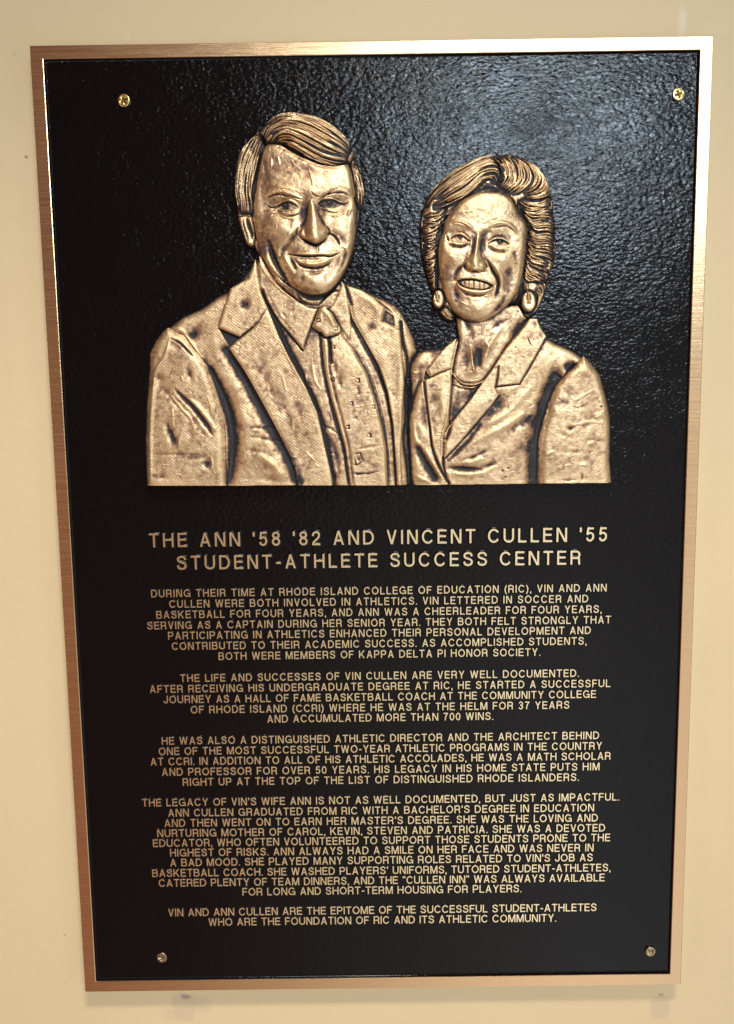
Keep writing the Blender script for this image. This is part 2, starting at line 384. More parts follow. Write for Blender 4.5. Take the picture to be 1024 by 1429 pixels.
H_TXT = 0.0011
def text_line(body, u0, u1, vb0, vb1, cap_px, parent, squeeze=1.0):
    zt = ZP + H_TXT
    p0 = at(u0, vb0, zt); p1 = at(u1, vb1, zt)
    cap = float(np.linalg.norm(at(.5 * (u0 + u1), vb0, zt) - at(.5 * (u0 + u1), vb0 - cap_px, zt)))
    y = .5 * (p0[1] + p1[1]); width = p1[0] - p0[0]
    wid = [(.30 if c == ' ' else GL[c][0]) for c in body]
    kx = squeeze
    gaps = len(body) - 1
    track = (width / cap - kx * sum(wid)) / gaps
    verts, faces, mi = [], [], []
    x = 0.0; ns = 0
    for c, w_ in zip(body, wid):
        if c != ' ':
            for st in GL[c][1]:
                st = st.copy(); st[:, 0] *= kx
                ns += 1
                ztop = zt - (ns % 7) * 6e-6
                # crisp face, then a drafted side that flares into the panel as a painted fillet
                rings = []
                for dr, fz in ((0, None), (.025, .45), (.055, .16), (.10, .04), (.16, -.06)):
                    L, Rr, cl = offset_sides(st, SW + 2 * dr, dr)
                    z = ztop if fz is None else ZP + fz * H_TXT - (ns % 7) * 4e-6
                    rings.append((L, Rr, z))
                n = len(rings[0][0]); b0 = len(verts)
                for L, Rr, z in rings:
                    for arr in (L, Rr):
                        for q in arr: verts.append((p0[0] + (x + q[0]) * cap, y + q[1] * cap, z))
                # the face keeps its own corners so that it stays flat beside the rounded side
                bf = len(verts)
                for arr in rings[0][:2]:
                    for q in arr: verts.append((p0[0] + (x + q[0]) * cap, y + q[1] * cap, ztop + 2e-6))
                for i in range(n if cl else n - 1):
                    j = (i + 1) % n
                    faces.append((bf + i, bf + n + i, bf + n + j, bf + j)); mi.append(0)
                    for t in range(len(rings) - 1):
                        a0, a1 = b0 + 2 * n * t, b0 + 2 * n * (t + 1)
                        faces.append((a0 + j, a1 + j, a1 + i, a0 + i)); mi.append(1)
                        faces.append((a0 + n + i, a1 + n + i, a1 + n + j, a0 + n + j)); mi.append(1)
                if not cl:
                    for t in range(len(rings) - 1):
                        a0, a1 = b0 + 2 * n * t, b0 + 2 * n * (t + 1)
                        faces.append((a0, a1, a1 + n, a0 + n)); mi.append(1)
                        e1 = n - 1
                        faces.append((a0 + e1, a0 + n + e1, a1 + n + e1, a1 + e1)); mi.append(1)
        x += w_ * kx + track
    o = new_mesh('text_line', verts, faces, [M_LETTER, M_RIM], parent, True, mi)
    return o

def block(name):
    o = bpy.data.objects.new(name, None); C.objects.link(o); o.parent = plaque; return o

ttl = block('title_lettering')
text_line("THE ANN '58 '82 AND VINCENT CULLEN '55", 208.3, 847, 762.6, 756.8, 19.6, ttl)
text_line("STUDENT-ATHLETE SUCCESS CENTER", 246.8, 810, 794.0, 789.0, 19.4, ttl)
k = 2.844
PARAS = [
 (720, [("DURING THEIR TIME AT RHODE ISLAND COLLEGE OF EDUCATION (RIC), VIN AND ANN", 88, 928, 320, 303),
        ("CULLEN WERE BOTH INVOLVED IN ATHLETICS. VIN LETTERED IN SOCCER AND", 160, 855, 360, 348),
        ("BASKETBALL FOR FOUR YEARS, AND ANN WAS A CHEERLEADER FOR FOUR YEARS,", 108, 908, 402, 390),
        ("SERVING AS A CAPTAIN DURING HER SENIOR YEAR. THEY BOTH FELT STRONGLY THAT", 72, 945, 445, 432),
        ("PARTICIPATING IN ATHLETICS ENHANCED THEIR PERSONAL DEVELOPMENT AND", 155, 865, 486, 473),
        ("CONTRIBUTED TO THEIR ACADEMIC SUCCESS. AS ACCOMPLISHED STUDENTS,", 170, 848, 527, 516),
        ("BOTH WERE MEMBERS OF KAPPA DELTA PI HONOR SOCIETY.", 355, 665, 569, 558)]),
 (925, [("THE LIFE AND SUCCESSES OF VIN CULLEN ARE VERY WELL DOCUMENTED.", 203, 818, 72, 60),
        ("AFTER RECEIVING HIS UNDERGRADUATE DEGREE AT RIC, HE STARTED A SUCCESSFUL", 82, 943, 115, 101),
        ("JOURNEY AS A HALL OF FAME BASKETBALL COACH AT THE COMMUNITY COLLEGE", 137, 886, 156, 144),
        ("OF RHODE ISLAND (CCRI) WHERE HE WAS AT THE HELM FOR 37 YEARS", 245, 780, 197, 186),
        ("AND ACCUMULATED MORE THAN 700 WINS.", 548, 478, 235, 229)]),
 (925, [("HE WAS ALSO A DISTINGUISHED ATHLETIC DIRECTOR AND THE ARCHITECT BEHIND", 130, 898, 321, 307),
        ("ONE OF THE MOST SUCCESSFUL TWO-YEAR ATHLETIC PROGRAMS IN THE COUNTRY", 118, 910, 362, 349),
        ("AT CCRI. IN ADDITION TO ALL OF HIS ATHLETIC ACCOLADES, HE WAS A MATH SCHOLAR", 85, 944, 403, 389),
        ("AND PROFESSOR FOR OVER 50 YEARS. HIS LEGACY IN HIS HOME STATE PUTS HIM", 130, 900, 445, 430),
        ("RIGHT UP AT THE TOP OF THE LIST OF DISTINGUISHED RHODE ISLANDERS.", 213, 818, 485, 472)]),
 (1100, [("THE LEGACY OF VIN'S WIFE ANN IS NOT AS WELL DOCUMENTED, BUT JUST AS IMPACTFUL.", 52, 978, 69, 53),
        ("ANN CULLEN GRADUATED FROM RIC WITH A BACHELOR'S DEGREE IN EDUCATION", 155, 878, 109, 96),
        ("AND THEN WENT ON TO EARN HER MASTER'S DEGREE. SHE WAS THE LOVING AND", 140, 893, 150, 136),
        ("NURTURING MOTHER OF CAROL, KEVIN, STEVEN AND PATRICIA. SHE WAS A DEVOTED", 112, 922, 190, 176),
        ("EDUCATOR, WHO OFTEN VOLUNTEERED TO SUPPORT THOSE STUDENTS PRONE TO THE", 95, 942, 230, 214),
        ("HIGHEST OF RISKS. ANN ALWAYS HAD A SMILE ON HER FACE AND WAS NEVER IN", 163, 876, 268, 254),
        ("A BAD MOOD. SHE PLAYED MANY SUPPORTING ROLES RELATED TO VIN'S JOB AS", 163, 873, 307, 293),
        ("BASKETBALL COACH. SHE WASHED PLAYERS' UNIFORMS, TUTORED STUDENT-ATHLETES,", 92, 943, 348, 334),
        ('CATERED PLENTY OF TEAM DINNERS, AND THE "CULLEN INN" WAS ALWAYS AVAILABLE', 118, 920, 387, 374),
        ("FOR LONG AND SHORT-TERM HOUSING FOR PLAYERS.", 450, 590, 425, 414)]),
 (1100, [("VIN AND ANN CULLEN ARE THE EPITOME OF THE SUCCESSFUL STUDENT-ATHLETES", 155, 888, 505, 491),
        ("WHO ARE THE FOUNDATION OF RIC AND ITS ATHLETIC COMMUNITY.", 315, 728, 544, 532)])]
for (oy, lines) in PARAS:
    pb = block('paragraph_lettering')
    for (s, ul, ur, vl, vr) in lines:
        text_line(s, 180 + ul / k, 520 + ur / k, oy + vl / k, oy + vr / k, 10.6, pb)

# ------------------------------------------------------------------ screws
def screw(u, v, r_px, ang, material, tilt=(0, 0), recess_mat=None):
    p = at(u, v, ZP + .0012)
    r = r_px * 0.00066
    n = 48
    prof = [(1.0, -.0012), (1.0, .0001), (.97, .0004), (.80, .0009), (.55, .0012), (.30, .00135), (0, .0014)]
    vs = [(0, 0, 0)]; fs = []
    # a domed head as a polar grid pressed in with a cross recess
    rr = np.array([1.0, 1.0, .96, .88, .80, .72, .64, .56, .48, .40, .32, .24, .16, .08])
    zz = np.array([-.0012, .0002, .0006] + [.0006 + .0003 * (1 - (q / .96) ** 2) for q in rr[3:]])
    vs = []
    for i, (q, z) in enumerate(zip(rr, zz)):
        for kk in range(n):
            th = 2 * math.pi * kk / n
            x, y = q * math.cos(th), q * math.sin(th)
            zq = z
            if i > 2:
                cx, cy = x * math.cos(ang) + y * math.sin(ang), -x * math.sin(ang) + y * math.cos(ang)
                arm = min(max(abs(cx) / .62, abs(cy) / .17), max(abs(cy) / .62, abs(cx) / .17))
                zq -= .0017 * min(1, max(0, (1.1 - arm) / .25)) * (1 - .5 * q)
            vs.append((x * r, y * r, zq))
    vs.append((0, 0, zz[-1] - .0011))
    for i in range(len(rr) - 1):
        for kk in range(n):
            j = (kk + 1) % n
            fs.append((i * n + kk, i * n + j, (i + 1) * n + j, (i + 1) * n + kk))
    b0 = (len(rr) - 1) * n
    for kk in range(n): fs.append((b0 + kk, b0 + (kk + 1) % n, len(vs) - 1))
    zs = np.array([v_[2] for v_ in vs]); smooth_z = np.repeat(zz, n).tolist() + [zz[-1]]
    sunk = (np.array(smooth_z) - zs) > .0006
    o = new_mesh('screw', vs, fs, [material, recess_mat or material], plaque, True, [int(sunk[list(f)].sum() >= 3) for f in fs])
    o.location = tuple(p); o.rotation_euler = (tilt[0], tilt[1], 0)
    return o
screw(172.7, 140.2, 8.3, .5, M_BRASS, (.05, -.08), M_BRASS_DARK)
screw(946.8, 131.6, 8.3, .35, M_BRASS, (-.05, .06), M_BRASS_DARK)
screw(225.7, 1336.5, 7.9, 0, M_BRASS_DULL)
screw(907.6, 1328, 7.9, .6, M_BRASS_DULL, (.05, 0))

# ------------------------------------------------------------------ bas-relief portraits, sculpted as a height field
# Heights and positions are in picture pixels (1 px is about 0.66 mm on the plaque) and are turned into metres at the end.
PX = 0.00066
DS = 0.55
GX0, GY0, GX1, GY1 = 192.0, 140.0, 868.0, 700.0
NXG, NYG = int((GX1 - GX0) / DS) + 1, int((GY1 - GY0) / DS) + 1
gx = GX0 + np.arange(NXG) * DS; gy = GY0 + np.arange(NYG) * DS
XX, YY = np.meshgrid(gx, gy)

def frame_of(ox, oy, s):
    return lambda *pts: np.array([(ox + u / s, oy + v / s) for (u, v) in pts], float)
fA = frame_of(320, 145, 5.12); fB = frame_of(320, 265, 5.12)
fC = frame_of(580, 200, 4.876); fD = frame_of(580, 310, 4.876)
fE = frame_of(195, 440, 5.716); fF = frame_of(330, 400, 3.793); fG = frame_of(560, 440, 5.689); fH = frame_of(700, 440, 5.716)
fK = frame_of(180, 400, 2.438)
fM1 = frame_of(350, 250, 11.378); fM2 = frame_of(420, 250, 11.378); fM3 = frame_of(390, 310, 10.24)
fW1 = frame_of(605, 310, 14.63); fW2 = frame_of(660, 310, 12.8); fW3 = frame_of(625, 350, 11.378)

def box_of(pts, pad):
    pts = np.asarray(pts)
    i0 = max(0, int((pts[:, 0].min() - pad - GX0) / DS)); i1 = min(NXG, int((pts[:, 0].max() + pad - GX0) / DS) + 2)
    j0 = max(0, int((pts[:, 1].min() - pad - GY0) / DS)); j1 = min(NYG, int((pts[:, 1].max() + pad - GY0) / DS) + 2)
    return np.s_[j0:j1, i0:i1]

def seg_dist(x, y, pts, want_t=False):
    best = np.full(x.shape, 1e9); tt = np.zeros(x.shape)
    n = len(pts) - 1
    for i in range(n):
        ax, ay = pts[i]; bx, by = pts[i + 1]
        dx, dy = bx - ax, by - ay; l2 = dx * dx + dy * dy + 1e-12
        t = np.clip(((x - ax) * dx + (y - ay) * dy) / l2, 0, 1)
        d = (x - ax - t * dx) ** 2 + (y - ay - t * dy) ** 2
        k_ = d < best
        best = np.where(k_, d, best)
        if want_t: tt = np.where(k_, (i + t) / n, tt)
    best = np.sqrt(best)
    return (best, tt) if want_t else best

def poly_sdf(poly, sl):
    x, y = XX[sl], YY[sl]
    p = np.vstack([poly, poly[:1]])
    d = seg_dist(x, y, p)
    inside = np.zeros(x.shape, bool)
    for i in range(len(p) - 1):
        (ax, ay), (bx, by) = p[i], p[i + 1]
        if ay == by: continue
        c = (ay > y) != (by > y)
        inside ^= c & (x < (bx - ax) * (y - ay) / (by - ay) + ax)
    return np.where(inside, d, -d)

def smooth(t): t = np.clip(t, 0, 1); return t * t * (3 - 2 * t)
def curve(p, n=6): return crom(p, n)
def blob_poly(p, n=5): return crom(p, n, True)

def gblur(A, s):
    """Separable gaussian blur, sigma s in picture pixels."""
    s = s / DS; r = max(1, int(3 * s)); k_ = np.exp(-.5 * (np.arange(-r, r + 1) / s) ** 2); k_ /= k_.sum()
    P = np.pad(A, r, mode='edge')
    n0, n1 = P.shape[0], P.shape[1]
    f = np.fft.rfft2(P, s=(n0 + 2 * r, n1 + 2 * r))
    ky = np.fft.fft(k_, n0 + 2 * r)[:, None]; kx_ = np.fft.rfft(k_, n1 + 2 * r)[None, :]
    Q = np.fft.irfft2(f * ky * kx_, s=(n0 + 2 * r, n1 + 2 * r))
    return Q[2 * r:2 * r + A.shape[0], 2 * r:2 * r + A.shape[1]]

class Relief:
    def __init__(self):
        self.H = np.zeros(XX.shape); self.W = np.zeros(XX.shape); self.L = np.zeros(XX.shape, np.int16); self.names = ['']
        self.OUT = np.full(XX.shape, -1e3)
    def lab(self, name):
        if name not in self.names: self.names.append(name)
        return self.names.index(name)
    def layer(self, poly, name, base, edge_w=6.0, edge_h=4.0, soft=.9, power=2.0, mode='set', outline=True):
        poly = np.array(poly, float); poly[:, 1] += np.where(poly[:, 1] > 669, 24, 0)
        sl = box_of(poly, 3); sd = poly_sdf(poly, sl)
        e_ = np.clip(sd / edge_w, 0, 1)
        prof = base(XX[sl], YY[sl]) if callable(base) else base
        val = prof - edge_h * (1 - e_) ** power
        if mode == 'add': val = self.H[sl] + val
        al = smooth(sd / soft + .5)
        self.H[sl] = self.H[sl] * (1 - al) + val * al
        if name: self.L[sl] = np.where(sd > 0, self.lab(name), self.L[sl])
        if outline: self.OUT[sl] = np.maximum(self.OUT[sl], sd)
        return sl, sd
    def only(self, names):
        if names is None: return None
        ids = [self.lab(n) for n in names]
        return np.isin(self.L, ids)
    def blob(self, c, rx, ry, amp, rot=0, only=None, wash_shade=0.0, p=1.0):
        c = np.asarray(c, float).reshape(2)
        if wash_shade > .3 and max(rx, ry) > 3.5 and p == 1.0: wash_shade *= .6          # broad smears are thin, wiped-off patina
        r = 3 * max(rx, ry); sl = box_of(np.array([c - r, c + r]), 0)
        dx, dy = XX[sl] - c[0], YY[sl] - c[1]; a_ = math.radians(rot)
        u = (dx * math.cos(a_) + dy * math.sin(a_)) / rx; v = (-dx * math.sin(a_) + dy * math.cos(a_)) / ry
        g = np.exp(-(u * u + v * v) ** p)
        if only is not None: g = g * only[sl]
        self.H[sl] += amp * g
        if wash_shade: self.W[sl] = np.clip(self.W[sl] + wash_shade * g, -1.5, 1.5)
    def stroke(self, pts, w, amp, only=None, wash_shade=0.0, taper=True, prof='round', side=0):
        """Ridge (amp > 0) or groove (amp < 0) along a curve; side keeps one flank sharp."""
        pts = np.asarray(pts, float); sl = box_of(pts, 3 * w)
        d, t = seg_dist(XX[sl], YY[sl], pts, True)
        if taper:
            tp = np.clip(np.minimum(t, 1 - t) * 3.2, 0.0, 1); we = w * (.50 + .50 * tp)
            g = np.exp(-(d / we) ** 2) * tp ** .6
        else: g = np.exp(-(d / w) ** 2)
        if side:
            # keep only the flank on one side of the line
            i = np.clip((t * (len(pts) - 1)).astype(int), 0, len(pts) - 2)
            dx, dy = pts[i + 1, 0] - pts[i, 0], pts[i + 1, 1] - pts[i, 1]
            cr = (XX[sl] - pts[i, 0]) * dy - (YY[sl] - pts[i, 1]) * dx
            g = np.where(cr * side > 0, g, np.exp(-(d / .8) ** 2) * (g > 0) * g)
        if only is not None: g = g * only[sl]
        self.H[sl] += amp * g
        if wash_shade: self.W[sl] = np.clip(self.W[sl] + wash_shade * g, -1.5, 1.5)
    def dark(self, pts, w, amt=.8, only=None, depth=0.0):
        pts = np.asarray(pts, float)
        if len(pts) == 1: self.blob(pts[0], w, w, -depth, 0, only, amt)
        else: self.stroke(pts, w, -depth, only, amt)
    def strands(self, guides, n, width, amp, only, jit=.25, seed=0, gap_wash=.95, wave=.6, drift=.28):
        r_ = np.random.default_rng(seed)
        gs = []
        for g in guides:
            c = crom(g, 6); s = np.r_[0, np.cumsum(np.hypot(*np.diff(c, axis=0).T))]; u = np.linspace(0, s[-1], 22)
            gs.append(np.c_[np.interp(u, s, c[:, 0]), np.interp(u, s, c[:, 1])])
        gs = np.array(gs); m_ = len(gs) - 1
        allp = gs.reshape(-1, 2); sl = box_of(allp, 4)
        x, y = XX[sl], YY[sl]; S = np.full(x.shape, -1.0); DM = np.full(x.shape, 99.0)
        tot = int(n * m_ * 1.5)
        uu = np.linspace(0, 1, 22)
        for i in range(tot + 1):
            q0 = i / 1.5 / n + r_.normal(0, jit / n)
            q = np.clip(q0 + r_.normal(0, drift) * (uu - r_.uniform(.2, .8)), 0, m_ - 1e-6); k_ = q.astype(int); f_ = (q - k_)[:, None]
            c = gs[k_, np.arange(22)] * (1 - f_) + gs[k_ + 1, np.arange(22)] * f_
            ph = r_.uniform(0, 6.28); wv = np.sin(np.linspace(0, 7, 22) + ph) * r_.uniform(0, wave)
            nrm = np.gradient(c, axis=0); nrm = np.c_[-nrm[:, 1], nrm[:, 0]] / (np.hypot(*nrm.T)[:, None] + 1e-9)
            c = c + nrm * wv[:, None]
            a0, a1 = r_.uniform(0, .35), r_.uniform(.70, 1.0)
            c = c[int(a0 * 21):int(a1 * 21) + 1]
            lock = .5 + .5 * math.sin(i * 6.283 / 5.7 + seed)
            w_ = width * r_.uniform(.70, 1.25) * (.85 + .3 * lock); h_ = r_.uniform(.25, .65) + .5 * lock
            s2 = box_of(c, 2.5 * w_)
            j0, i0 = max(s2[0].start, sl[0].start), max(s2[1].start, sl[1].start); j1, i1 = min(s2[0].stop, sl[0].stop), min(s2[1].stop, sl[1].stop)
            ss = np.s_[j0:j1, i0:i1]
            d, t = seg_dist(XX[ss], YY[ss], c, True)
            tp = np.clip(np.minimum(t * 7 + .25, (1 - t) * 5 + .15), 0, 1)
            val = -1 + (1 + h_) * np.clip(1 - (d / (w_ * (.55 + .45 * tp))) ** 1.5, 0, 1) * tp
            loc = np.s_[j0 - sl[0].start:j1 - sl[0].start, i0 - sl[1].start:i1 - sl[1].start]
            S[loc] = np.maximum(S[loc], val); DM[loc] = np.minimum(DM[loc], d)
        mk = only[sl]; S = S * smooth((6.0 - DM) / 4.5)
        self.H[sl] += np.where(mk, S * amp * .5, 0)
        self.W[sl] += np.where(mk, np.clip(.10 - S, 0, 1) * gap_wash - np.clip(S - .2, 0, 1) * .45, 0)

def cat(*arrs): return np.vstack(arrs)
B = Relief()

# ================= MAN: body
man_out = cat(fE((45, 1362), (30, 1000)), fE((40, 700), (58, 450), (68, 300), (120, 195), (170, 130), (215, 92), (270, 52), (340, 0)),
              np.array([(278, 430), (300, 414), (323, 401), (341, 381), (355, 360)]),
              np.array([(400, 350), (470, 380)]),
              np.array([(478, 389), (492, 397), (515, 406), (537, 416), (552, 424), (563, 437), (572, 455), (579, 472), (584, 489)]),
              np.array([(574, 505), (569, 530), (568, 584), (569, 616), (571, 650), (573, 678.2)]))
def man_base(x, y):
    h = 12.5 + 5.5 * np.exp(-((x - 420) / 110) ** 2 - ((y - 560) / 150) ** 2)
    h -= 3.0 * smooth((x - 520) / 60)
    return h
B.layer(man_out, 'man_jacket', man_base, 15, 9.0, power=2.6)
J = lambda: B.only(['man_jacket', 'man_sleeve'])
# sleeve at the left, standing in front of the torso
sl_in = fE((215, 92), (262, 112), (345, 155), (410, 235), (470, 310), (540, 410), (590, 540), (640, 700), (668, 830), (685, 950), (685, 1080), (690, 1200), (700, 1290), (708, 1362))
sl_out = fE((45, 1362), (30, 1000), (40, 700), (58, 450), (68, 300), (120, 195), (170, 130))
B.stroke(curve(fE((490, 330), (580, 480), (660, 640), (720, 800), (745, 950), (745, 1100), (735, 1230), (725, 1360))), 10, -8.0, J(), .62)
B.stroke(curve(fE((560, 430), (650, 620), (700, 800), (725, 1000), (715, 1200), (712, 1362))), 4.5, -1.5, J(), .8, taper=False)
B.layer(cat(sl_out, sl_in), 'man_sleeve', lambda x, y: 15.5 + 3.0 * np.exp(-((x - 260) / 40) ** 2 - ((y - 520) / 130) ** 2), 13, 8.0, power=2.4)
B.stroke(sl_in, 3.0, 1.6, B.only(['man_sleeve']), -.5)
SL = B.only(['man_sleeve'])
B.stroke(curve(fE((270, 580), (340, 650), (420, 730), (500, 830), (550, 900), (585, 965))), 3.2, -4.2, SL, .9, side=0)
B.stroke(curve(fE((200, 600), (280, 690), (370, 780), (450, 870), (540, 980))), 4.5, -1.6, SL, .35)
B.stroke(curve(fE((240, 630), (330, 740), (410, 830), (440, 930))), 2.2, 1.8, SL, -.35)
B.stroke(curve(fE((360, 690), (450, 760), (530, 860), (590, 950))) + [3, -5], 3.5, 1.8, SL, -.35)
B.stroke(curve(fE((90, 1340), (85, 1000), (100, 700), (130, 450), (200, 330), (240, 190))), 3.0, 2.2, SL, -.45)
B.stroke(curve(fE((55, 1340), (48, 1000), (58, 700), (80, 420), (130, 260))), 4.5, -.8, SL, .20, taper=False)
B.stroke(curve(fE((245, 185), (320, 220), (390, 290), (430, 330))), 1.8, -2.4, SL, .75)
for (p, rx, ry, d_, r_, w_) in ((fE((395, 470)), 4, 9, 2.5, -10, .8), (fE((150, 500)), 7, 5, 2.0, 30, .65), (fE((240, 930)), 5, 13, 3.0, -20, .75),
                              (fE((270, 1010)), 5, 10, 2.0, -15, .5), (fE((205, 600)), 6, 5, 1.5, 20, .4), (fE((540, 1190)), 6, 7, 2.2, 0, .8),
                              (fE((300, 1110)), 26, 2.0, 1.0, 0, .35), (fE((400, 920)), 5, 10, 1.5, 0, .35), (fE((160, 1290)), 10, 4, 1.0, 0, .35), (fE((300, 250)), 9, 5, 1.2, 30, .35), (fE((400, 1130)), 24, 4, .8, 0, .3)):
    B.blob(p, rx, ry, -d_, r_, SL, w_)
for q in (((260, 740), (265, 900)), ((310, 1060), (318, 980), (345, 900)), ((570, 1120), (580, 1200), (560, 1240)), ((540, 640), (570, 740), (580, 810)), ((330, 480), (350, 540))):
    B.stroke(curve(fE(*q)), 1.4, 1.3, SL, -.35)
# shoulder seam fold, chest folds
JK = B.only(['man_jacket'])
B.blob(fE((450, 120)), 14, 8, -3.0, -32, JK, .75); B.blob(fE((400, 165)), 9, 6, -2.0, 0, JK, .6)
B.stroke(curve(fE((470, 310), (400, 200), (345, 130), (275, 100))), 2.5, 2.0, JK, -.3)
# dark channel beside the lapel
B.stroke(curve(fK((330, 215), (375, 290), (430, 390), (490, 500), (540, 590), (575, 672))), 7.5, -5.5, JK, .75, taper=False)
B.stroke(curve(fK((350, 250), (420, 350), (480, 455), (545, 570), (590, 676))), 4, -1.0, JK, .7, taper=False)
for (p, rx, ry, d_, r_, w_) in ((fK((480, 600)), 18, 6, 2.5, 35, -.2), (fK((450, 480)), 16, 2.2, -1.4, 0, .3), (fK((470, 520)), 17, 2.5, -1.6, 10, .35), (fK((430, 560)), 12, 3, -1.2, 10, .2),
                              (fK((470, 655)), 12, 4, -1.0, 0, .45), (fK((250, 140)), 12, 8, 1.5, 0, -.2), (fK((290, 190)), 8, 12, 1.2, 0, -.25), (fK((385, 440)), 8, 16, 2.0, -25, -.3), (fK((510, 640)), 10, 7, 2, 0, -.3)):
    B.blob(p, rx, ry, d_, r_, JK, w_)
# right sleeve of the man
B.stroke(curve(fK((925, 120), (930, 180), (945, 240), (950, 300), (945, 380), (945, 440))), 2.2, -3.5, JK, .85, taper=False)
B.stroke(curve(fK((945, 440), (935, 520), (945, 600), (955, 672))), 2.4, -3.5, JK, .8, taper=False)
B.stroke(curve(fK((955, 330), (955, 400), (945, 480))), 3, -2.0, JK, .5)
B.stroke(curve(fK((890, 40), (930, 100), (965, 165), (980, 215))), 4, 1.2, JK, -.3)

# shirt
shirt = cat(fK((440, 5), (470, 70), (510, 170), (545, 240), (600, 340), (640, 430), (660, 520), (690, 650), (697, 676)), fK((915, 676), (905, 560), (898, 470), (880, 360), (850, 270), (800, 180), (760, 110), (735, 10), (590, 5)))
B.layer(shirt, 'man_shirt', lambda x, y: 11.5 + 3.2 * np.exp(-((x - 470) / 50) ** 2) - 1.0 * smooth((y - 560) / 120), 7, 3.0, power=2)
SH = B.only(['man_shirt'])
B.stroke(curve(fK((480, 60), (520, 160), (565, 250), (615, 350), (655, 450), (680, 560), (702, 676))), 3.4, -1.6, SH, .85, taper=False)
B.stroke(curve(fK((755, 110), (800, 200), (850, 290), (880, 380), (900, 480), (910, 600), (914, 676))), 3.0, -1.6, SH, .8, taper=False)
B.stroke(curve(fK((655, 160), (660, 260), (680, 360), (705, 460), (735, 560), (752, 676))), 3.2, -2.2, SH, .85, taper=False)
B.stroke(curve(fK((670, 500), (700, 560), (715, 640))), 4, -1.5, SH, .5); B.stroke(curve(fK((650, 470), (680, 480), (710, 500))), 2, -1, SH, .5)
B.stroke(curve(fK((600, 290), (605, 330), (625, 345))), 1.6, 1.2, SH, -.3); B.stroke(curve(fK((620, 240), (630, 310), (650, 350))), 2.0, 1.2, SH, -.3)
B.stroke(curve(fK((800, 240), (840, 340), (870, 450), (885, 560), (893, 676))), 1.4, 1.0, SH, -.25)

# tie blade and knot
tie = cat(fF((440, 255), (452, 330), (462, 420), (490, 560), (530, 700), (570, 850), (607, 1052)), fF((806, 1052), (792, 850), (772, 740), (742, 620), (692, 460), (620, 330), (552, 243)))
B.layer(tie, 'man_tie', lambda x, y: 18.5 + 1.5 * np.exp(-((y - 560) / 70) ** 2), 6, 4.0, power=2)
TI = B.only(['man_tie'])
B.stroke(curve(fF((488, 272), (495, 330), (502, 400))), 2.2, -3.5, TI, .95, taper=False)
B.stroke(curve(fF((498, 300), (492, 420), (520, 560), (556, 700), (595, 860), (618, 1052))), 2.0, -1.5, TI, .35, taper=False)
B.stroke(curve(fF((455, 300), (470, 430), (500, 570), (540, 710), (580, 860), (610, 1045))), 2.0, .8, TI, -.35)
B.blob(fF((520, 430)), 3, 12, -1.4, -5, TI, .5); B.blob(fF((545, 480)), 4, 10, -1.0, 0, TI, .35); B.blob(fF((590, 400)), 14, 20, 1.2, -20, TI, -.15)
for (u, v, s) in ((508, 492, 8.5), (640, 498, 10.5), (607, 620, 9), (725, 638, 9), (587, 745, 9), (700, 788, 10), (512, 322, 6.5)):
    r_ = math.radians(-8)
    P_ = [(u + s * (cx * math.cos(r_) - cy * math.sin(r_)), v + s * (cx * math.sin(r_) + cy * math.cos(r_))) for cx, cy in ((-1, -.9), (.9, -1), (1, .9), (-.8, 1), (-1, -.9))]
    B.stroke(fF(*P_[:3]), .8, -1.3, TI, .75); B.stroke(fF(*P_[1:4]), .8, -1.0, TI, .6); B.stroke(fF(*P_[3:]), .7, -.6, TI, .3)
P_ = [(620, 890), (655, 880), (668, 925), (635, 945), (622, 905)]
B.stroke(fF(*P_[:3]), .9, -1.4, TI, .8); B.stroke(fF(*P_[2:]), .9, -1.4, TI, .8); B.blob(fF((645, 912)), 2.5, 3, -1.2, 0, TI, .5)
B.blob(fF((642, 992)), 5.5, 1.8, -1.8, 0, TI, 1.0); B.stroke(fF((600, 985), (700, 990), (760, 975)), 1.2, -.9, TI, .5); B.blob(fF((520, 1010)), 7, 6, -.8, 0, None, .5)
for q in (((640, 520), (650, 580)), ((550, 540), (545, 470)), ((690, 560), (720, 590)), ((640, 860), (760, 840)), ((610, 700), (640, 690))): B.stroke(fF(*q), 2.5, -.8, TI, .3)
knot = blob_poly(fF((440, 110), (478, 104), (512, 138), (535, 185), (553, 242), (510, 262), (468, 270), (440, 245), (400, 214), (415, 170)), 4)
B.layer(knot, 'man_tie', 21.5, 7, 4.5, power=2)
B.stroke(curve(fF((402, 216), (440, 250), (470, 272), (515, 264), (553, 244))), 1.6, -2.0, None, .8)
for (u, v) in ((432, 180), (528, 225)):
    B.stroke(fF((u - 10, v - 8), (u + 10, v - 10), (u + 10, v + 8), (u - 8, v + 9)), .8, -1.2, None, .8, taper=False)
B.stroke(curve(fF((455, 130), (490, 160), (520, 220))), 3.5, 1.2, B.only(['man_tie']), -.3)

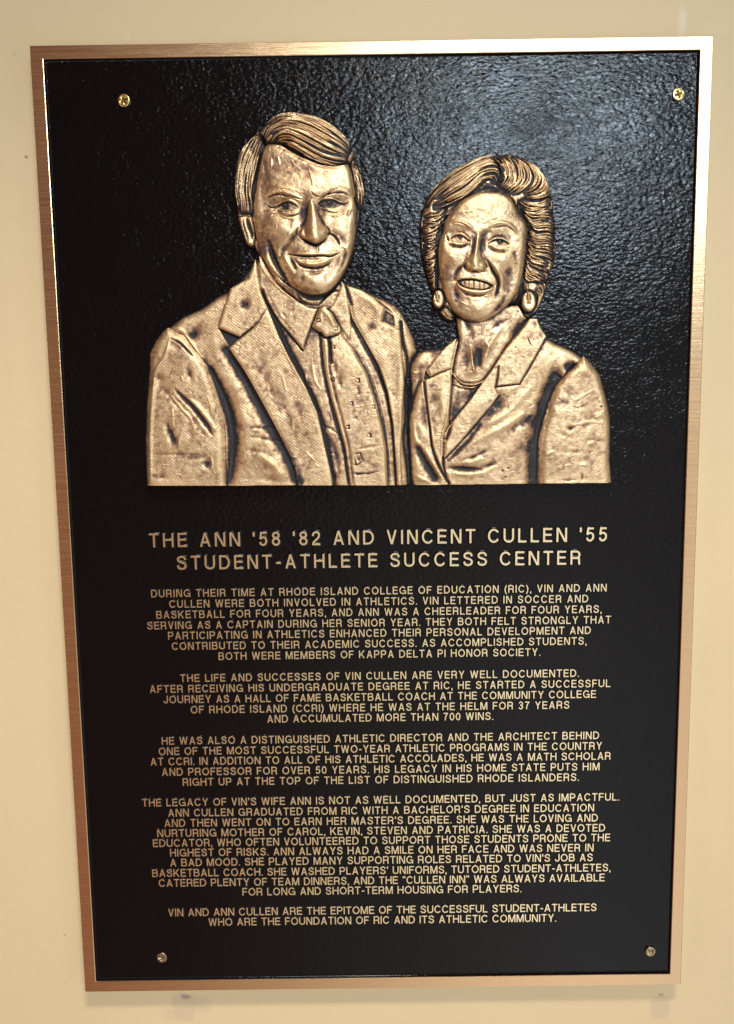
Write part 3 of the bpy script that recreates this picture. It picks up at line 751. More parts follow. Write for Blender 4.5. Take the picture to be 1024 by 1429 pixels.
# neck in front of the collar, then collar wings
neck = cat(fB((150, 330), (190, 430), (250, 560), (330, 660), (420, 740), (500, 800), (560, 822)), fB((640, 822), (690, 770), (750, 720), (800, 640), (860, 480), (500, 420)))
def man_neck(x, y): return 15.5 - 3.2 * smooth((y - 395) / 22) + 2.0 * np.exp(-((x - 430) / 40) ** 2)
B.layer(neck, 'man_face', man_neck, 8, 4, outline=True)
NK = B.only(['man_face'])
colL = fK((440, 0), (455, 20), (470, 55), (490, 92), (515, 125), (540, 152), (592, 216), (602, 180), (622, 125), (642, 75), (610, 70), (575, 52), (540, 25), (505, -8), (470, -60), (450, -95), (441, -110))
B.layer(colL, 'man_shirt', lambda x, y: 16.0 + 2.0 * np.exp(-((x - 425) / 30) ** 2), 4, 1.8, power=2)
colR = cat(fK((720, -5), (706, 30), (690, 62), (672, 76), (690, 90), (705, 120), (725, 150), (750, 186), (758, 150), (752, 90), (745, 40), (738, -10)), fB((805, 650), (790, 640)))
B.layer(colR, 'man_shirt', 15.5, 4, 1.8, power=2)
CO = B.only(['man_shirt'])
B.stroke(curve(fK((455, 10), (475, 60), (510, 120), (560, 180), (590, 216))), 1.4, -1.5, None, .8, taper=False)
B.stroke(curve(fK((475, 30), (510, 100), (570, 170))), 3, -.8, CO, .3); B.blob(fF((250, 150)), 5, 2, -1, 50, CO, .6)
B.stroke(curve(fB((205, 500), (262, 600), (345, 690), (430, 760), (505, 810), (560, 830))), 1.5, 1.6, CO, -.5)
B.stroke(curve(fB((195, 440), (255, 590), (330, 680), (420, 752), (500, 806))), 1.3, -2.0, NK, .95, taper=False)
B.stroke(curve(fB((790, 650), (720, 740), (660, 812))), 2.2, -2.2, NK, 1.0, taper=False)
B.stroke(curve(fB((500, 745), (580, 770), (680, 760), (750, 700))), 3.0, -2.5, NK, .9)
B.stroke(curve(fB((470, 720), (520, 790), (600, 815))), 1.6, -1.2, NK, .6)

# lapels
lapL_lo = cat(fK((340, 210), (358, 193), (378, 174), (421, 139), (440, 120)), fK((455, 40), (470, 70), (510, 170), (545, 240), (600, 340), (640, 430), (660, 520), (690, 650), (697, 678)), fK((592, 678), (550, 580), (500, 480), (440, 370), (395, 290)))
lapL_up = cat(np.array([(355.5, 359)]), fK((405, -30), (345, 5), (320, 80), (303, 140), (340, 158), (378, 174), (400, 155), (421, 139), (440, 120), (470, 75), (450, 20), (436, -60)))
B.layer(lapL_lo, 'man_lapel_l', lambda x, y: 18.0 + 1.5 * np.exp(-((y - 540) / 60) ** 2), 5, 2.0, power=2)
B.layer(lapL_up, 'man_lapel_l', lambda x, y: 17.0 - 3.5 * smooth((400 - y) / 40), 5, 2.2, power=2)
LL = B.only(['man_lapel_l'])
B.stroke(curve(fK((378, 174), (400, 155), (421, 139))), 1.0, -2.0, LL, .9, taper=False)
B.blob(fK((395, 60)), 6.5, 8, -2.2, 15, LL, .85, p=1.6); B.blob(fK((530, 290)), 4, 4, -1, 0, LL, .5); B.blob(fK((595, 505)), 6, 7, -1, 0, LL, .4); B.blob(fK((640, 610)), 2, 2, 1, 0, LL, -.3)
B.stroke(curve(fK((445, 20), (475, 80), (515, 180), (550, 255), (603, 350), (642, 440), (662, 530), (690, 650))), 2.2, 1.5, LL, -.5)
B.stroke(curve(fK((340, 212), (395, 290), (440, 370), (500, 480), (550, 580), (592, 676))), 1.6, .8, LL, -.4)
for q in (((440, 200), (470, 320), (520, 440)), ((500, 340), (540, 440), (580, 560)), ((420, 250), (450, 300)), ((560, 380), (590, 470))): B.stroke(curve(fK(*q)), 6, -.9, LL, .22)
for q in (((470, 330), (480, 380)), ((520, 300), (535, 360)), ((555, 440), (560, 500)), ((600, 560), (640, 600))): B.stroke(fK(*q), 1.5, .6, LL, -.3)
notchL = fK((306, 143), (376, 174), (342, 208))
B.layer(notchL, None, 9.5, 3, 0); sl_ = box_of(notchL, 4); B.W[sl_] += .95 * smooth(poly_sdf(notchL, sl_) / 1.5 + .3)
B.stroke(fK((306, 143), (376, 174)), 1.2, -2, None, .7, taper=False)
lapR = cat(fB((815, 650)), fK((745, -5), (790, 10), (835, 38), (872, 68), (860, 118), (906, 140), (922, 150), (930, 240), (936, 330), (930, 430), (924, 540), (930, 676)), fK((916, 676), (905, 560), (898, 470), (880, 360), (850, 270), (800, 180), (762, 110), (742, 20)))
B.layer(lapR, 'man_lapel_r', lambda x, y: 14.5 + 1.0 * np.exp(-((y - 500) / 70) ** 2), 5, 2.2, power=2)
LR = B.only(['man_lapel_r'])
notchR = fK((872, 80), (900, 100), (903, 134), (862, 116))
sl_ = box_of(notchR, 4); sd_ = poly_sdf(notchR, sl_); B.H[sl_] -= 2.5 * smooth(sd_ / 2.5 + .5); B.W[sl_] += .42 * smooth(sd_ / 2.5 + .3)
B.stroke(curve(fK((742, 20), (765, 112), (803, 185), (853, 275), (883, 365), (900, 475), (907, 570), (916, 670))), 2.0, 1.2, LR, -.4)
B.blob(fK((825, 138)), 4.5, 5, -2, 0, LR, .85); B.blob(fK((870, 260)), 9, 18, 1.4, -10, LR, -.2); B.blob(fK((905, 330)), 5, 24, -1.6, 0, LR, .4); B.blob(fK((915, 480)), 4, 24, -1.4, 0, LR, .5)
B.stroke(curve(fK((835, 40), (870, 68), (900, 95))), 1.6, -1.4, None, .8); B.stroke(fB((820, 640), (850, 740), (875, 819)), 1.8, -1.8, None, .9, taper=False)
B.stroke(curve(fK((780, 30), (830, 60), (860, 110))), 4, 1.0, LR, -.2)

# ================= MAN: head
earL = blob_poly(fB((58, 180), (66, 230), (88, 300), (118, 378), (142, 395), (170, 390), (182, 350), (180, 260), (165, 180), (110, 165)), 4)
B.layer(earL, 'man_face', 14.5, 4.5, 4.5)
EA = B.only(['man_face'])
B.stroke(curve(fB((120, 190), (135, 250), (155, 300), (160, 350))), 2.2, -3.2, EA, 1.0); B.stroke(curve(fB((92, 200), (102, 260), (120, 320), (130, 370))), 1.2, -1.8, EA, .8)
B.stroke(curve(fB((140, 185), (160, 250), (172, 310))), 1.5, 2.0, EA, -.4)
earR = blob_poly(fB((885, 110), (915, 100), (932, 130), (926, 220), (908, 290), (885, 330)), 4)
B.layer(earR, 'man_face', 12, 4, 4)
B.stroke(curve(fB((905, 130), (902, 200), (893, 280))), 1.6, -2.5, None, .9)

face = blob_poly(np.vstack([fA((185, 520), (205, 400), (250, 290), (350, 270), (480, 330), (640, 400), (800, 400), (870, 460), (892, 560), (905, 680)),
                 fB((908, 180), (902, 280), (892, 370), (868, 470), (822, 580), (762, 672), (690, 733), (612, 748), (530, 735), (452, 690), (380, 640), (300, 570), (238, 480), (205, 400), (182, 300), (166, 200), (160, 120))]), 4)
def man_head(x, y):
    u = (x - 431) / 84; v = (y - 308) / 122
    return 9.0 + 21.0 * np.sqrt(np.clip(1 - .82 * u * u - .50 * v * v, .04, None))
B.layer(face, 'man_face', man_head, 9, 5.5, power=2.2)
FA = B.only(['man_face'])
f1 = lambda *p: np.array(p, float)
# side of the jaw lies back behind the cheek
B.stroke(curve(f1((374, 334), (379, 352), (389, 373), (402, 390), (418, 404))), 6, -5.0, FA, .38)
B.stroke(curve(fB((288, 390), (310, 470), (345, 550), (395, 630), (440, 690))), 3.4, -2.8, FA, .9)
B.stroke(curve(fB((255, 470), (300, 570), (350, 620))), 3.0, 1.6, FA, -.25)
B.stroke(curve(fB((345, 490), (380, 570), (420, 640), (470, 700))), 4, 2.0, FA, -.2)
B.blob(f1((364, 335)), 9, 30, -2.5, -10, FA, .42); B.blob(f1((384, 345)), 10, 16, -.8, -15, FA, .28); B.blob(f1((370, 300)), 7, 18, -1.0, 0, FA, .10)
B.blob(f1((372, 318)), 13, 42, 0, -6, FA, .26); B.blob(f1((480, 300)), 6, 40, 0, 0, FA, .12)  # shade on the left side of the face, painted as brown tone
# forehead
B.blob(f1((425, 258)), 46, 16, 2.2, 0, FA, -.05); B.blob(f1((470, 246)), 18, 12, 1.2, 0, FA, -.3); B.blob(f1((367, 255)), 9, 28, -2.4, -8, FA, .25)
B.stroke(curve(fA((255, 350), (250, 430), (270, 520), (290, 600))), 3, -.9, FA, .35)
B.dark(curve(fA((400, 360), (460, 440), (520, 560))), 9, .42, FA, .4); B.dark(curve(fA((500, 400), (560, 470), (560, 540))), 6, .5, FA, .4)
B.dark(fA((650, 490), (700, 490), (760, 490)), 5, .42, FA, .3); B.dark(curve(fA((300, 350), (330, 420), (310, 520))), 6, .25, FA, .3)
for q in (((300, 380), (300, 460)), ((345, 370), (360, 440)), ((560, 440), (590, 540), (600, 600)), ((440, 400), (470, 440))): B.stroke(curve(fA(*q)), 1.2, .7, FA, -.4)
# brow ridges
B.stroke(curve(f1((369, 276), (380, 270), (395, 269), (410, 274), (424, 281))), 6.5, 3.6, FA, -.3)
B.stroke(curve(f1((446, 279), (458, 272), (471, 267), (482, 269), (489, 275))), 6.0, 3.2, FA, -.3)
B.blob(f1((434, 270)), 9, 7, 2.2, 0, FA, -.25)
# eye sockets
B.blob(f1((396, 288)), 21, 9.5, -6.8, 4, FA, .30); B.blob(f1((466, 285)), 19, 8.5, -6.2, -3, FA, .28)  # shade below the brows painted brown over the sockets
B.blob(f1((424, 292)), 6, 14, -5.5, 12, FA, .65); B.blob(f1((448, 290)), 5, 12, -3.6, -8, FA, .35)
# brow hairs
r_ = np.random.default_rng(3)
for i in range(26):
    t = i / 25; x = 368 + 54 * t; yb = 275 - 9.5 * math.sin(min(1, t * 1.25) * math.pi * .62) + 11 * max(0, t - .45)
    dx = 4.5 + r_.uniform(-1, 1); s_ = 1 if t > .2 else .4
    B.stroke(f1((x - dx * .6, yb - 4.2 * s_ + r_.uniform(-1, 1)), (x + dx, yb + 1.8)), .8, 1.5 * r_.uniform(.4, 1), FA, -.35)
    B.stroke(f1((x - dx * .6 + 1.2, yb - 3.8 * s_), (x + dx + 1.2, yb + 2.2)), .6, -.8, FA, .4)
for i in range(22):
    t = i / 21; x = 448 + 38 * t; yb = 276 - 12 * math.sin(min(1, t * 1.15) * math.pi * .55) + 11 * max(0, t - .62)
    B.stroke(f1((x - 3, yb + 1.5), (x + 4.0, yb - 3.2 + r_.uniform(-.6, .6))), .8, 1.4 * r_.uniform(.4, 1), FA, -.35)
    B.stroke(f1((x - 2, yb + 1.9), (x + 4.8, yb - 2.4)), .6, -.8, FA, .4)
B.stroke(curve(fM1((250, 300), (330, 272), (450, 248), (560, 274), (700, 302), (830, 335))), 1.6, -2.6, FA, .8)
B.stroke(curve(fM2((300, 300), (380, 262), (480, 237), (600, 222), (700, 242), (780, 290))), 1.4, -2.4, FA, .85)
B.stroke(curve(fM2((160, 200), (190, 245), (240, 268), (300, 290))), 1.0, -1.8, FA, .9)

def eye(c, w, h, rot, upper, lower, iris, fold, ri):
    B.blob(c, w * .70, h * 1.2, 3.0, rot, FA, 0)                           # ball and lids bulge out of the socket
    sl = box_of(np.vstack([upper, lower]), 2)
    ring = np.vstack([curve(upper, 5), curve(lower, 5)[::-1]])
    sd = poly_sdf(ring, sl)
    B.H[sl] -= 1.2 * smooth(sd / .9 + .5); B.W[sl] += -.15 * smooth(sd / 1.5 - .2)
    B.stroke(curve(upper), .75, -1.6, FA, .9)
    B.stroke(curve(upper) + [0, -1.7], 1.0, 1.2, FA, -.45)
    B.stroke(curve(lower) + [0, .9], .9, 1.0, FA, -.45)
    B.stroke(curve(fold), .8, -.9, FA, .40)
    m_ = np.zeros(XX.shape); m_[sl] = sd > -.4; m_ = m_ > 0
    B.blob(iris, ri * .85, ri * .85, -.7, 0, m_, 1.25, p=3); B.stroke(curve(upper) + [0, 1.3], 1.3, -.3, m_, .45)  # dark iris; the upper lid's shadow is painted across the eye
    B.blob(iris + [.3, -.30 * ri], .20 * ri, .18 * ri, 1.4, 0, m_, -1.5)  # iris highlight, raised and lightened in the colour
    B.blob(iris + [-.62 * ri, .25 * ri], .2 * ri, .35 * ri, .4, 0, m_, -.25); B.blob(iris + [.55 * ri, .3 * ri], .2 * ri, .3 * ri, .3, 0, m_, -.2)
eye(fM1((560, 420))[0], 17, 5.6, 5, fM1((375, 445), (420, 415), (490, 378), (570, 358), (650, 372), (715, 408), (755, 448)), fM1((375, 445), (425, 468), (500, 476), (590, 474), (680, 464), (755, 448)),
    fM1((540, 415))[0], fM1((400, 385), (500, 330), (630, 318), (740, 358), (800, 430)), 6.0)
eye(fM2((470, 385))[0], 16, 5.2, -3, fM2((268, 385), (300, 350), (360, 333), (440, 325), (520, 332), (590, 362), (650, 395)), fM2((268, 385), (310, 425), (390, 445), (480, 448), (570, 435), (650, 395)),
    fM2((440, 378))[0], fM2((320, 318), (430, 298), (540, 305), (640, 340)), 5.6)
# lids' outer folds, bags, crow's feet
B.stroke(curve(fM1((245, 405), (290, 435), (340, 445), (395, 430))), .8, -1.4, FA, .85); B.stroke(curve(fM1((240, 435), (300, 470), (360, 470))), 1.2, 1.3, FA, -.5)
B.stroke(curve(fM1((400, 495), (470, 540), (560, 570), (660, 575), (740, 545), (790, 500))), 1.3, -1.3, FA, .5); B.stroke(curve(fM1((430, 540), (540, 610), (640, 620), (700, 590))), 1.6, 1.2, FA, -.35)
B.stroke(curve(fM1((300, 540), (350, 550), (400, 545))), .9, -.8, FA, .5); B.stroke(curve(fM1((410, 470), (440, 500), (500, 505))), 1.2, -.8, FA, .6)
B.stroke(curve(fM2((570, 350), (630, 378), (700, 388), (760, 350))), .8, -1.4, FA, .8); B.stroke(curve(fM2((340, 470), (430, 505), (540, 525), (640, 500))), 1.2, -1.2, FA, .55)
B.stroke(curve(fM2((460, 570), (540, 590), (640, 570), (720, 520))), 1.4, 1.0, FA, -.3); B.stroke(curve(fM2((730, 600), (760, 540), (800, 470))), 1.6, 1.4, FA, -.4)
B.blob(fM2((680, 510)), 5, 6, -1.2, 0, FA, .45)
# cheeks
B.blob(f1((391, 318)), 21, 14, 3.8, 20, FA, -.18); B.blob(f1((476, 318)), 15, 14, 3.4, -20, FA, -.18); B.blob(f1((486, 346)), 8, 18, 1.6, 10, FA, -.05)
B.stroke(curve(f1((410, 300), (404, 312), (406, 322))), 3, -1.0, FA, .15)
# nose
nose = blob_poly(f1((430, 280), (438, 280), (443, 292), (447, 304), (453, 314), (457.5, 323), (457, 330), (450, 336), (441, 341), (430, 337), (419, 332), (415.5, 326), (419, 316), (424, 306), (428, 292)), 4)
def nose_h(x, y):
    t = np.clip((y - 279) / 56, 0, 1); cx = 434 + 6.0 * t; wd = 6.5 + 9.5 * t ** 1.3
    return (2.6 + 8.4 * t ** 1.15) * np.exp(-np.abs((x - cx) / wd) ** 2.3)
B.layer(nose, None, nose_h, 6, 2.2, soft=3.0, mode='add', outline=False)
B.blob(f1((439.5, 327)), 11, 10, 3.4, 0, FA, -.40); B.blob(f1((421, 327)), 5, 5.5, 3.0, 0, FA, .1); B.blob(f1((453, 326)), 4.5, 5.5, 2.6, 0, FA, .1)
B.stroke(curve(f1((437, 285), (438.5, 300), (440.5, 318))), 4.5, .7, FA, -.45)
B.stroke(curve(f1((427, 288), (426, 305), (422, 320))), 5.5, -1.2, FA, .58); B.stroke(curve(f1((443, 290), (447, 304), (454, 316))), 2.6, -1.2, FA, .45)
B.stroke(curve(f1((416, 330), (424, 335), (434, 340), (441, 342), (449, 338), (457, 331))), 1.5, -2.6, FA, .75); B.stroke(curve(f1((427, 318), (425, 326), (428, 333))), 2.2, -.8, FA, .4)
B.stroke(curve(f1((415, 330), (413.5, 324), (417, 316))), 1.2, -1.6, FA, .7); B.stroke(curve(f1((458, 330), (459.5, 323), (455, 315))), 1.2, -1.6, FA, .6)
# folds from nose to mouth
B.stroke(curve(f1((415.5, 318), (410, 329), (402, 340), (394, 350), (390, 362))), 3.0, -2.6, FA, .50); B.stroke(curve(f1((408, 322), (401, 333), (393, 343))), 4, 1.4, FA, -.15)
B.stroke(curve(fM3((690, 150), (770, 190), (830, 255), (858, 330))), 1.5, -2.8, FA, .95); B.stroke(curve(fM3((720, 120), (830, 180), (920, 270), (940, 360))), 4.0, -1.0, FA, .45)
B.stroke(curve(f1((478, 345), (482, 355), (478, 370), (470, 384))), 3, -1.4, FA, .3)
# muzzle, mouth, chin
B.blob(f1((437, 352)), 24, 11, 3.2, 0, FA, .05); B.blob(f1((418, 348)), 12, 8, .5, 20, FA, .35); B.blob(f1((440, 347)), 3, 6, -1.4, 0, FA, .1)
B.stroke(curve(f1((444.5, 343), (443.5, 353))), 1.2, -.8, FA, .3); B.blob(f1((458, 348)), 8, 6, .8, 0, FA, -.25)
B.stroke(curve(fM3((200, 448), (330, 462), (450, 462), (600, 455), (740, 458))), 1.8, 1.3, FA, -.35)
B.stroke(curve(fM3((100, 458), (200, 472), (320, 487), (450, 490), (600, 480), (720, 487), (800, 462), (865, 437))), 1.2, -3.4, FA, .95)
B.blob(fM3((140, 420)), 8, 6, -1.8, 10, FA, .5); B.stroke(curve(fM3((380, 512), (480, 514), (590, 508))), 1.1, 1.0, FA, -.3)
for u in (410, 500): B.stroke(fM3((u, 500), (u + 4, 525)), .7, -1.0, FA, .8, taper=False)
B.stroke(curve(fM3((240, 540), (330, 590), (440, 605), (560, 598), (670, 560), (720, 530))), 4.0, 3.6, FA, -.45)
B.stroke(curve(fM3((200, 520), (260, 590), (330, 630), (420, 652), (540, 657), (650, 622), (720, 580), (765, 520))), 2.2, -2.6, FA, .65)
B.stroke(curve(fM3((150, 505), (190, 570), (225, 640), (240, 700))), 1.8, -2.6, FA, .9); B.stroke(curve(fM3((70, 480), (110, 570), (170, 680), (220, 760))), 3.2, 1.8, FA, -.3)
B.stroke(curve(fM3((770, 500), (740, 580), (700, 660))), 2.0, .9, FA, -.2); B.stroke(curve(fM3((860, 480), (830, 570), (790, 690))), 2.2, -1.0, FA, .3)
B.blob(f1((440, 393)), 17, 13, 4.2, 0, FA, -.2); B.stroke(curve(f1((425, 379), (438, 381), (452, 378))), 4, -1.8, FA, .3)
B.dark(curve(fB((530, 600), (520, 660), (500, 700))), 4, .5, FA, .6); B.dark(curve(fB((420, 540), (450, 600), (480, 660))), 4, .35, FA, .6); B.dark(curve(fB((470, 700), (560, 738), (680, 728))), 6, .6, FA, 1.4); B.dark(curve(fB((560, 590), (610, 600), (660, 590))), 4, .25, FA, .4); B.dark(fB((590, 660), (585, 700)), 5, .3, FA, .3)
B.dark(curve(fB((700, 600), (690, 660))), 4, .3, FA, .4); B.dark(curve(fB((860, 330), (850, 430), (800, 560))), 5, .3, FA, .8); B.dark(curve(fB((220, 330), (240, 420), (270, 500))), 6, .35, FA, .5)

# hair
hair_top = blob_poly(np.vstack([fA((228, 250), (205, 205), (235, 145), (290, 88), (350, 52), (430, 38), (520, 46), (620, 66), (700, 102), (780, 162), (840, 232), (878, 300), (890, 345), (878, 395), (850, 422), (800, 442), (720, 447), (640, 432), (570, 402), (500, 372), (430, 335), (370, 295), (300, 285), (250, 275))]), 4)
hair_l = blob_poly(np.vstack([fA((200, 190), (120, 262), (70, 340), (42, 440), (30, 560), (34, 700)), fB((38, 70), (42, 140), (62, 188), (100, 186), (150, 184), (172, 150), (166, 80)), fA((175, 640), (186, 520), (206, 410), (236, 330), (246, 262), (228, 215))]), 4)
hair_r = blob_poly(np.vstack([fA((850, 418), (885, 385), (920, 430), (955, 510), (970, 590), (962, 660)), fB((966, 40), (950, 95), (928, 142), (905, 110), (888, 50)), fA((900, 650), (888, 580), (872, 490))]), 4)
B.layer(hair_r, 'man_hair', lambda x, y: 17 - .12 * (x - 490), 9, 7)
HR = B.only(['man_hair'])
B.layer(hair_l, 'man_hair', lambda x, y: 17 + .14 * (x - 330), 12, 8)
B.stroke(curve(fA((240, 300), (212, 400), (188, 500), (178, 620), (172, 740))), 3.0, -2.0, FA, .6)
def top_h(x, y): return 22 + 5.5 * np.exp(-((x - 425) / 55) ** 2 - ((y - 205) / 35) ** 2)
B.layer(hair_top, 'man_hair', top_h, 20, 13, power=2.4)
HA = B.only(['man_hair'])
B.stroke(curve(fA((330, 315), (420, 345), (500, 385), (570, 415), (640, 445), (720, 460), (800, 455))), 2.2, -2.0, FA, .55)
ML = (B.L == B.lab('man_hair'))
sl_ = box_of(hair_top, 2); mt_ = np.zeros(XX.shape, bool); mt_[sl_] = poly_sdf(hair_top, sl_) > 0
B.strands([fA((212, 205), (250, 130), (330, 65), (430, 42), (560, 55), (680, 100), (780, 165), (850, 250), (885, 340)),
           fA((240, 240), (270, 170), (350, 110), (450, 95), (560, 120), (660, 170), (760, 230), (840, 290), (880, 350)),
           fA((250, 255), (300, 190), (380, 155), (470, 165), (560, 200), (650, 250), (740, 300), (820, 340), (872, 380)),
           fA((290, 275), (345, 225), (420, 215), (500, 250), (580, 300), (660, 345), (740, 372), (810, 382), (860, 395)),
           fA((350, 292), (405, 290), (460, 320), (530, 360), (600, 395), (680, 425), (760, 440), (820, 435), (850, 418))], 7, 1.55, 4.8, mt_, seed=1)
B.strands([fA((195, 185), (110, 270), (60, 370), (40, 480), (30, 600), (36, 700), (55, 795)),
           fA((215, 215), (150, 320), (105, 420), (85, 520), (80, 620), (95, 720), (90, 800)),
           fA((240, 255), (215, 350), (190, 430), (162, 540), (150, 640), (160, 730), (160, 800))], 8, 1.3, 5.0, ML & ~mt_, seed=2, wave=1.3)
B.strands([fA((885, 385), (930, 450), (962, 530), (968, 620), (955, 700), (935, 750)),
           fA((850, 425), (875, 500), (892, 590), (905, 670), (925, 750))], 7, 1.2, 4.6, ML & ~mt_, seed=3, wave=1.0)
B.stroke(curve(fA((205, 190), (222, 222), (240, 262), (262, 290))), 2.0, -3.0, HA, .9)
B.dark(curve(fA((260, 270), (340, 280), (420, 310), (520, 370))), 5, .55, HA, .8); B.dark(curve(fA((400, 90), (520, 110), (640, 150))), 5, .22, HA); B.dark(curve(fA((600, 80), (720, 130), (800, 200))), 5, .38, HA, .5)
B.dark(curve(fA((420, 320), (540, 385), (650, 430))), 3, .5, HA, .5); B.dark(curve(fA((60, 380), (45, 520), (45, 660))), 4, .3, HA)

# ================= WOMAN: body
wom_out = np.vstack([np.array([(573.5, 678.0)]), fG((50, 1000), (45, 820), (70, 640), (68, 540), (62, 450), (75, 372), (100, 330), (130, 292), (165, 270), (200, 262), (260, 258), (320, 256), (350, 240), (440, 178), (600, 150), (900, 60)),
                     fH((225, 22), (285, 25), (310, 90), (365, 165), (440, 215), (560, 265), (650, 320), (720, 380), (790, 470), (830, 600), (860, 730), (878, 870), (876, 1000), (870, 1150), (878, 1250), (890, 1337)), fG((700, 1338))])
def wom_base(x, y): return 12.0 + 5.5 * np.exp(-((x - 700) / 80) ** 2 - ((y - 600) / 110) ** 2) - 3.0 * smooth((600 - x) / 35)
B.layer(wom_out, 'woman_jacket', wom_base, 14, 8.5, power=2.6)
WJ = B.only(['woman_jacket'])
# channel between torso and right sleeve
B.stroke(curve(fH((430, 480), (370, 600), (330, 740), (290, 880), (260, 1010), (250, 1150), (245, 1337))), 9, -6.0, WJ, .48, taper=False)
B.stroke(curve(fH((470, 500), (400, 610), (350, 740), (310, 860), (290, 960), (285, 1100), (280, 1337))), 3.5, -2.0, WJ, .6, taper=False)
slv = np.vstack([fH((610, 373), (575, 400), (540, 430), (490, 490), (430, 570), (390, 680), (360, 800), (322, 900), (305, 1000), (296, 1150), (288, 1340)), fH((895, 1337), (880, 1250), (872, 1150), (878, 1000), (880, 870), (862, 730), (832, 600), (792, 470), (722, 378), (655, 320))])
B.layer(slv, 'woman_sleeve', lambda x, y: 15.5 + 3.0 * np.exp(-((x - 800) / 32) ** 2 - ((y - 560) / 110) ** 2), 13, 7.0, power=2.4)
WS = B.only(['woman_sleeve'])
B.stroke(curve(fH((612, 373), (540, 432), (490, 495))), 1.4, -1.5, None, .8)
B.blob(fH((545, 405)), 9, 6.5, -3.0, -25, WJ, .95, p=1.5)
for (p, rx, ry, d_, r_, w_) in ((fH((545, 900)), 5, 3, 2.2, 0, .7), (fH((680, 880)), 5, 4, 1.5, 0, .4), (fH((500, 960)), 9, 3, .8, 20, .2), (fH((520, 600)), 6, 9, 1.2, 10, .35), (fH((470, 700)), 12, 5, 1.0, -20, .25),
                              (fH((560, 1090)), 14, 3, .6, 0, .2), (fH((640, 1290)), 1.6, 5, 1.5, 0, .9), (fH((540, 1315)), 9, 2, .8, 0, .8), (fH((710, 1090)), 2.2, 1.4, 1, 0, .9), (fH((800, 730)), 2.2, 1.2, 1, 0, .7), (fH((840, 1200)), 6, 20, 1.0, 0, .25), (fH((780, 1000)), 16, 3, .8, 0, .15), (fH((700, 820)), 10, 5, .9, 20, .25)):
    B.blob(p, rx, ry, -d_, r_, WS, w_)
for q in (((560, 690), (650, 640), (740, 590)), ((480, 990), (540, 950), (580, 900)), ((560, 880), (700, 850), (790, 860)), ((330, 1120), (420, 1080)), ((680, 1030), (760, 1000)), ((620, 1190), (690, 1190)), ((430, 620), (470, 560), (520, 520)), ((740, 820), (800, 790))):
    B.stroke(curve(fH(*q)), 2.4, .75, WS, -.22)
B.stroke(curve(fH((385, 690), (360, 800), (325, 905), (310, 1010), (300, 1160), (295, 1330))), 3.0, 1.8, WS, -.5)
B.stroke(curve(fH((480, 510), (420, 600), (385, 700))), 2.5, 1.2, WS, -.4)
# bodice folds
for (p, rx, ry, d_, r_, w_) in ((fH((310, 700)), 5, 9, 2.0, 20, .6), (fH((380, 590)), 9, 7, 2.0, -40, .5), (fG((770, 690)), 10, 12, 3.5, 20, .7), (fH((330, 240)), 6, 12, 1.4, 25, .4), (fG((560, 1130)), 8, 2.5, 2.0, -20, .7), (fG((640, 1090)), 7, 2.5, 1.5, -25, .5),
                              (fG((470, 1215)), 16, 4.0, 4.0, 4, .85), (fG((580, 1225)), 16, 4.0, 3.0, -2, .8), (fG((700, 1190)), 10, 3.5, 2.5, -22, .8), (fG((900, 900)), 26, 5, 1.0, -30, .25), (fG((960, 860)), 14, 4, .8, -30, .3), (fG((960, 1050)), 8, 20, 1.0, 20, .25),
                              (fH((260, 860)), 8, 12, 1.0, 20, .3), (fH((230, 830)), 12, 8, 1.0, 20, .3), (fH((215, 1100)), 7, 30, 1.2, 0, .35)):
    B.blob(p, rx, ry, -d_, r_, WJ, w_)
for q in (((420, 1260), (520, 1255), (640, 1240), (760, 1190)), ((560, 1020), (700, 940), (850, 860), (980, 770)), ((640, 880), (760, 820), (900, 730)), ((480, 1180), (560, 1165), (650, 1125))): B.stroke(curve(fG(*q)), 5, 1.8, WJ, -.3)
for q in (((20, 640), (100, 560), (200, 480)), ((60, 760), (160, 660), (240, 560)), ((100, 250), (200, 240), (330, 250))): B.stroke(curve(fH(*q)), 5, 1.4, WJ, -.25)
B.stroke(curve(fG((480, 980), (600, 880), (720, 770), (790, 690))), 7, -2.0, WJ, .4); B.stroke(curve(fG((360, 1170), (450, 1080), (530, 1000), (640, 860))), 3.2, -2.0, WJ, .8)
for (u, v) in ((50, 1220), (30, 1290), (5, 1240)): B.blob(fH((u, v)), 1.4, 1.1, -1, 0, WJ, .9)
# left arm of the woman
B.stroke(curve(fG((165, 500), (130, 560), (100, 650), (70, 790))), 3.0, -2.5, WJ, .35); B.blob(fG((140, 490)), 6, 8, -2.5, 10, WJ, .75); B.blob(fG((225, 310)), 15, 11, -2.6, -40, WJ, .6)
B.blob(fG((160, 420)), 8, 5, -1.0, 0, WJ, .35); B.stroke(curve(fG((80, 430), (110, 460), (140, 450))), 1.5, 1.0, WJ, -.3)
B.stroke(curve(fG((135, 1060), (170, 1130), (215, 1210), (265, 1300))), 6.2, -4.2, WJ, .95, taper=False); B.stroke(curve(fG((170, 660), (180, 800), (200, 920))), 5, -2.0, WJ, .4)
B.stroke(curve(fG((95, 820), (110, 980), (190, 1080), (260, 1200), (330, 1310))), 3.5, 1.8, WJ, -.3); B.stroke(curve(fG((150, 980), (160, 930), (130, 860))), 4, 1.2, WJ, -.2)
B.stroke(curve(fG((75, 1250), (140, 1290), (220, 1320), (290, 1340))), 3, 1.0, WJ, -.2)
B.stroke(curve(fG((40, 560), (75, 700), (50, 850), (58, 1050), (85, 1340))), 3.0, -1.5, WJ, .5, taper=False)

